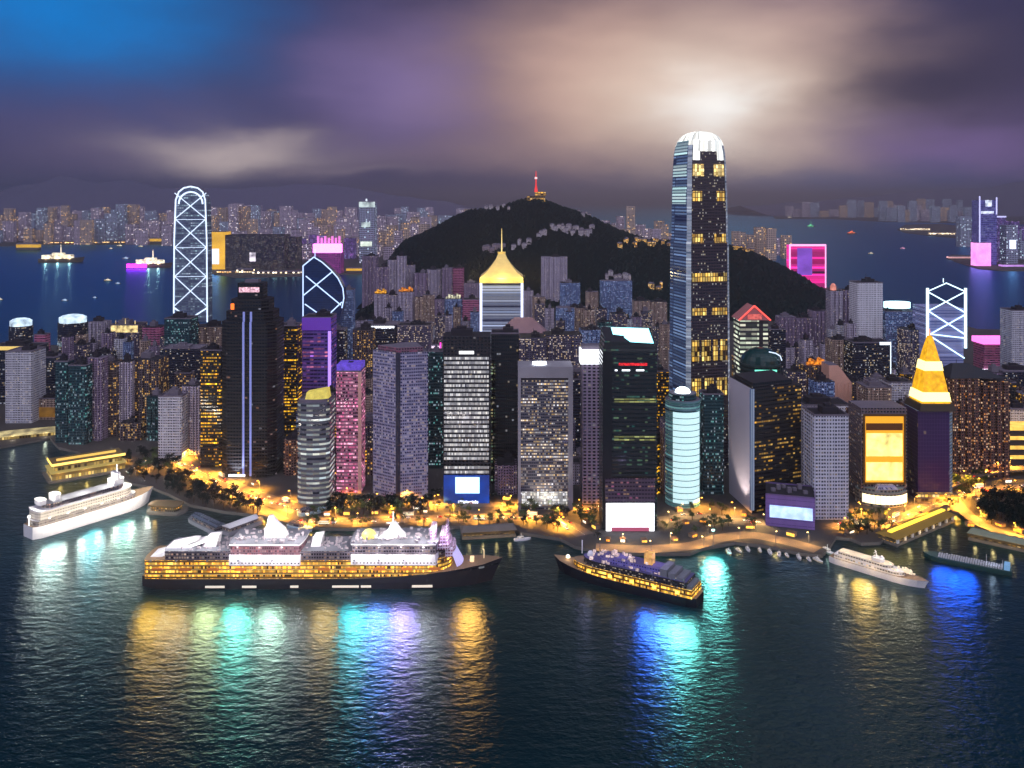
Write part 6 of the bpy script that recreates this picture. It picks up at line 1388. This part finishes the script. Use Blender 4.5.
# ------------------------------------------------------------------ street lamps, trees, cars
sodium = C(255, 176, 58); warmw = C(255, 206, 124)
def street_lamp_proto(color, nm):
    root = empty('street_lamp', 'street lamp', 'street lamp', (0, 0, 0))
    m = MB(); m.tube((0, 0, 0), (0, 0, 10), .22, 6, 0, .12); m.tube((0, 0, 10), (2, 0, 10.6), .12, 5); m.build('pole', steel, root)
    m = MB(); m.box(1.5, 3.1, -.45, .45, 10.45, 10.85); m.build('lamp_head', glow(nm, color, 9), root)
    return root
protoS, protoW = street_lamp_proto(sodium, 'sodium lamp glow'), street_lamp_proto(warmw, 'warm lamp glow')
first = {0: True, 1: True}; nlamp = 0
def put_lamp(x, y, z, rot, kind, lab, group, watts):
    global nlamp
    pr = protoW if kind else protoS
    if first[kind]: o = pr; first[kind] = False
    else: o = copy_tree(pr)
    o.location = (x, y, z); o.rotation_euler.z = rot; o['label'] = lab; o['group'] = group; nlamp += 1
    if watts: spot(o, (2.3, 0, 10.2), (0, 0, -1), watts * 2.0, warmw if kind else sodium, 150, .5, .5, 'lamp_light')
def along(key, step, off, kind, z, where, watts, skip=0):
    Q = ROADS[key]; acc = step / 2; k = 0
    for a, b in zip(Q, Q[1:]):
        d = (b - a).length; acc += d
        if acc >= step:
            acc = 0; t = (b - a).normalized(); n = Vector((-t.y, t.x, 0)); s = 1 if k % 2 else -1; p = a + n * off * s
            put_lamp(p.x, p.y, z, math.atan2(-n.y * s, -n.x * s), kind, '%s street lamp %s' % ('warm white' if kind else 'orange glowing', where), 'street lamps ' + where, watts); k += 1
along('west', 20, 14.5, 0, 3, 'along the broad orange road at the left', 42000)
along('west2', 24, 7.5, 0, 3, 'on the side road above the dark trees', 9000)
along('front', 22, 11.5, 0, 3, 'along the waterfront road before the towers', 14000)
along('inner', 30, 9.5, 0, 3, 'along the street at the feet of the towers', 11000)
along('prom', 20, 10.5, 1, 3, 'along the curved harbour promenade', 5000)
along('mid', 22, 10.5, 1, 3, 'beside the white cylinder tower', 13000)
along('east', 24, 10.5, 0, 3, 'around the golden screen tower', 13000)
along('east2', 22, 8.5, 0, 3, 'on the road round the dark park', 20000)
along('fly', 24, 7.4, 0, 11, 'on the flyover at the right edge', 24000)
print('lamps', nlamp)
for (px, row, w) in ((560, 527, 14000), (590, 520, 14000), (700, 508, 14000), (730, 512, 9000), (860, 512, 14000), (905, 512, 14000), (958, 505, 16000), (985, 478, 16000), (420, 508, 9000), (510, 505, 14000), (440, 505, 9000), (350, 505, 9000), (270, 470, 12000), (120, 462, 9000), (145, 470, 6000)):
    Y_ = Yg(row, 3); put_lamp(X(px, Y_), Y_, 3, R.uniform(0, 6), 0, 'orange glowing street lamp in a forecourt between the towers', 'street lamps in forecourts', w)

barkm = plain('tree bark', C(70, 56, 44), .9)
def tree_proto(seed, leaf, h=11, r=4.6):
    rr = random.Random(seed); root = empty('broadleaf_tree', 'tree', 'tree', (0, 0, 0))
    m = MB(); m.tube((0, 0, -.3), (.2, .1, h * .45), .38, 7, 0, .26)
    for k in range(4): a = k * 1.6 + rr.random(); m.tube((.2, .1, h * .4), (r * .5 * math.cos(a), r * .5 * math.sin(a), h * rr.uniform(.6, .8)), .2, 5, 0, .08)
    m.build('trunk', barkm, root)
    m = MB(); cl = [(rr.gauss(0, r * .42), rr.gauss(0, r * .42), h * rr.uniform(.5, .95)) for _ in range(9)]
    for k in range(300):
        c = rr.choice(cl); p = Vector((c[0] + rr.gauss(0, r * .2), c[1] + rr.gauss(0, r * .2), c[2] + rr.gauss(0, h * .07)))
        u = Vector((rr.gauss(0, 1), rr.gauss(0, 1), rr.gauss(0, 1))).normalized(); v = u.orthogonal().normalized(); s = rr.uniform(.35, .75)
        m.quad([p - u * s, p + v * s * .7, p + u * s, p - v * s * .7])
    m.build('crown', leaf, root)
    return root
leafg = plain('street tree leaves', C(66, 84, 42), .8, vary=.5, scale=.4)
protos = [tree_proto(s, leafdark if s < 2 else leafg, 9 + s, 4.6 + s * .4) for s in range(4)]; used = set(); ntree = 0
def put_tree(k, x, y, lab, group, z=3.0, s=1.0):
    global ntree
    o = protos[k] if k not in used else copy_tree(protos[k])
    used.add(k); o.location = (x, y, z); o.rotation_euler.z = R.uniform(0, 6); o.scale = (s, s, s * R.uniform(.85, 1.15)); o['label'] = lab; o['group'] = group; ntree += 1
def grove(poly, n, ks, lab, group, smin=.9, smax=1.4):
    placed = []; tries = 0
    xs = [p[0] for p in poly]; ys = [p[1] for p in poly]
    while len(placed) < n and tries < 4000:
        tries += 1; px = R.uniform(min(xs), max(xs)); row = R.uniform(min(ys), max(ys)); ins = False
        for (x1, y1), (x2, y2) in zip(poly, poly[1:] + poly[:1]):
            if (y1 > row) != (y2 > row) and px < (x2 - x1) * (row - y1) / (y2 - y1) + x1: ins = not ins
        if not ins: continue
        Y_ = Yg(row, 3); x = X(px, Y_)
        if any((x - a) ** 2 + (Y_ - b) ** 2 < 26 for a, b in placed) or not off_road(x, Y_, 10) or not free(x - 3, x + 3, Y_ - 3, Y_ + 3, 0): continue
        placed.append((x, Y_)); put_tree(R.choice(ks), x, Y_, lab, group, 3, R.uniform(smin, smax))
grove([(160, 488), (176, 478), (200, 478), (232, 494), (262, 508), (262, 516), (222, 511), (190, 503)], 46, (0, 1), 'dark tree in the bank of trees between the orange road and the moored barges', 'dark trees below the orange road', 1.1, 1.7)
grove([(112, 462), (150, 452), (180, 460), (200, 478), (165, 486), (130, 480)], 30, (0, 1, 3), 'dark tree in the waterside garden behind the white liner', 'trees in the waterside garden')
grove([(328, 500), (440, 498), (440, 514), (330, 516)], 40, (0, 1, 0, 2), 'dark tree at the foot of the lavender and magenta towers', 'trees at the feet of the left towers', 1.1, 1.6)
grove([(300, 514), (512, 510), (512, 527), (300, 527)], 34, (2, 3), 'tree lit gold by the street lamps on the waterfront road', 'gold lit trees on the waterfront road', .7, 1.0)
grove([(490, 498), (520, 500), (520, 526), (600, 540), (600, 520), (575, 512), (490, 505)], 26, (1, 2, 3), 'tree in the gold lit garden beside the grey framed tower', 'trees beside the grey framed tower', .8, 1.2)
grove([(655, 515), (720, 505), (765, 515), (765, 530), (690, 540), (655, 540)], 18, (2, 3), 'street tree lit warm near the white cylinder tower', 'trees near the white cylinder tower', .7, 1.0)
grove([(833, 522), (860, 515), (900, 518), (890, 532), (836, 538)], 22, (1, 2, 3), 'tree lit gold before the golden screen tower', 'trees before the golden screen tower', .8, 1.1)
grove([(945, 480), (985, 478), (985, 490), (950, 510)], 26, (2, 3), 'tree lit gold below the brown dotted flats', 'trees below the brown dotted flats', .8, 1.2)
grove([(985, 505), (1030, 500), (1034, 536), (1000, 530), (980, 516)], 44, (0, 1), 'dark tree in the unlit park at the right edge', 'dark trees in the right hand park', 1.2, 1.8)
print('trees', ntree)
carp = []
for nm, c in (('white', C(220, 220, 220)), ('red', C(170, 30, 30)), ('dark', C(40, 40, 50)), ('silver', C(150, 152, 160))):
    root = empty('car', 'car', 'car', (0, 0, 0)); m = MB()
    m.loft([[(-2.2, -.9, .3), (2.2, -.9, .3), (2.2, .9, .3), (-2.2, .9, .3)], [(-2.2, -.9, .85), (2.2, -.9, .8), (2.2, .9, .8), (-2.2, .9, .85)], [(-1.7, -.8, .95), (1.1, -.8, .95), (1.1, .8, .95), (-1.7, .8, .95)], [(-1.2, -.7, 1.45), (.5, -.7, 1.45), (.5, .7, 1.45), (-1.2, .7, 1.45)]], None, True, 0, bottom=True)
    m.build('body', plain('car paint ' + nm, c, .3, vary=.02), root)
    for sx_ in (-1.35, 1.35):
        for sy in (-.92, .72): m = MB(); m.tube((sx_, sy, .33), (sx_, sy + .2, .33), .33, 10); m.build('wheel', plain('tyre rubber', C(20, 20, 20), .9), root)
    for sy in (-.6, .6):
        m = MB(); m.box(2.21, 2.3, sy - .22, sy + .22, .5, .75); m.build('headlight', glow('car headlight', C(255, 245, 225), 14), root)
        m = MB(); m.box(-2.3, -2.21, sy - .22, sy + .22, .55, .8); m.build('tail_light', glow('car tail light', C(255, 30, 20), 8), root)
    carp.append((root, nm))
cu = set()
for key, n, where, z in (('west', 26, 'on the broad orange road at the left', 3.02), ('front', 30, 'on the waterfront road before the towers', 3.03), ('east', 26, 'on the road round the golden screen tower', 3.04), ('mid', 8, 'beside the white cylinder tower', 3.04), ('fly', 10, 'on the flyover at the right edge', 11.02), ('inner', 20, 'in the street at the feet of the towers', 3.05)):
    Q = ROADS[key]; seen = []
    for k in range(n):
        i = R.randrange(len(Q) - 1); s = R.choice((-1, 1)); ln = R.choice((2.2, 5.4))
        if (i, s, ln) in seen: continue
        seen.append((i, s, ln)); t_ = (Q[i + 1] - Q[i]).normalized(); n_ = Vector((-t_.y, t_.x, 0)); p = Q[i] + n_ * ln * s
        pr, nm = carp[k % 4]; o = pr if nm not in cu else copy_tree(pr); cu.add(nm)
        o.location = (p.x, p.y, z); o.rotation_euler.z = math.atan2(t_.y, t_.x) + (math.pi if s > 0 else 0)
        o['label'] = '%s car with lit lamps %s' % (nm, where); o['group'] = 'cars ' + where

# kiosks and lit pavilions crowding the waterfront, buses on the roads
kr = random.Random(77); kio = []
for key, n, off, where in (('front', 16, 19, 'on the waterfront road before the towers'), ('inner', 22, 17, 'in the street at the feet of the towers'), ('prom', 7, -17, 'behind the curved promenade'), ('mid', 10, 17, 'beside the white cylinder tower'), ('east', 18, 17, 'round the golden screen tower'), ('east2', 10, 15, 'on the road round the dark park'), ('west', 12, 21, 'beside the broad orange road')):
    Q = ROADS[key]
    for k in range(n):
        i = kr.randrange(1, len(Q) - 1); s_ = kr.choice((-1, 1)) if key not in ('prom', 'front') else (1 if key == 'prom' else 1)
        t_ = (Q[i + 1] - Q[i]).normalized(); p = Q[i] + Vector((-t_.y, t_.x, 0)) * abs(off) * s_
        if any((p.x - a) ** 2 + (p.y - b) ** 2 < 130 for a, b in kio) or not free(p.x - 5, p.x + 5, p.y - 4, p.y + 5, 0): continue
        px = 512 + F * p.x / p.y; row = HR + F * (H - 3) / p.y
        if not off_road(p.x, p.y, 12): continue
        kio.append((p.x, p.y)); c = kr.choice(('gold', 'white', 'orange'))
        g = glow('kiosk light ' + c, {'gold': C(255, 200, 80), 'white': C(255, 240, 215), 'orange': C(255, 160, 50)}[c], 2.6, False, .4, .5)
        w = kr.uniform(2, 4.6); h = kr.uniform(2.6, 4)
        root = empty('kiosk', '%s lit kiosk %s' % (c, where), 'kiosk', (p.x, p.y, 3), math.atan2(t_.y, t_.x) if abs(t_.x) > .3 else 0, 'kiosks ' + where)
        m = MB(); m.box(-w, w, -2.5, 3, 0, h); m.build('walls', plain('kiosk wall', C(150, 130, 110), .8), root)
        m = MB(); m.box(-w + .4, w - .4, -2.8, -2.51, .6, h - .6); m.build('lit_front', g, root)
        m = MB(); m.loft([[(-w - .6, -3.6, h + .01), (w + .6, -3.6, h + .01), (w + .6, 3.4, h + .01), (-w - .6, 3.4, h + .01)], [(-w * .6, -.4, h + 1.4), (w * .6, -.4, h + 1.4), (w * .6, .4, h + 1.4), (-w * .6, .4, h + 1.4)]], None, True, 0, bottom=True); m.build('roof', plain('kiosk roof', C(120, 90, 70), .8), root)
br = random.Random(5)
bus0 = None
for key, n, where in (('west', 4, 'on the broad orange road'), ('front', 5, 'on the waterfront road'), ('east', 4, 'near the golden screen tower')):
    Q = ROADS[key]
    for k in range(n):
        i = 2 + int((len(Q) - 4) * (k + .5) / n); s_ = 1 if k % 2 else -1; t_ = (Q[i + 1] - Q[i]).normalized(); p = Q[i] + Vector((-t_.y, t_.x, 0)) * 8.2 * s_
        if bus0 is None:
            root = empty('bus', 'bus', 'bus', (0, 0, 0)); bus0 = root; o = root
            m = MB(); m.box(-5.5, 5.5, -1.25, 1.25, .45, 4.2); m.build('body', plain('cream bus paint', C(210, 190, 160), .4), root)
            for sy in (-1, 1):
                for zz in (1.3, 3.0): m = MB(); m.box(-5.2, 5.2, sy * 1.27 - .01, sy * 1.27 + .01, zz, zz + .8); m.build('window', glow('bus window light', C(255, 240, 200), 1.6), root)
                for xx_ in (-3.6, 3.6): m = MB(); m.tube((xx_, sy * 1.1, .5), (xx_, sy * 1.3, .5), .5, 10); m.build('wheel', MAT['tyre rubber'], root)
            for sy in (-.8, .8): m = MB(); m.box(5.51, 5.6, sy - .25, sy + .25, .8, 1.1); m.build('headlight', MAT['car headlight'], root)
        else: o = copy_tree(bus0)
        o.location = (p.x, p.y, 3.05); o.rotation_euler.z = math.atan2(t_.y, t_.x) + (math.pi if s_ > 0 else 0)
        o['label'] = 'cream double deck bus %s, %s from the left' % (where, ordinal(k)); o['group'] = 'double deck buses'

# labels that still agree are told apart by their order from the left
seen = {}
for o in list(col.objects):
    if not o.parent and o.get('category') and o.name.split('.')[0] in ('city_block', 'hillside_house', 'kiosk'): seen.setdefault(o['label'], []).append(o)
for lab, os_ in seen.items():
    if len(os_) > 1:
        for k, o in enumerate(sorted(os_, key=lambda q: q.location.x / q.location.y)): o['label'] = lab + ', %s from left' % ordinal(k)
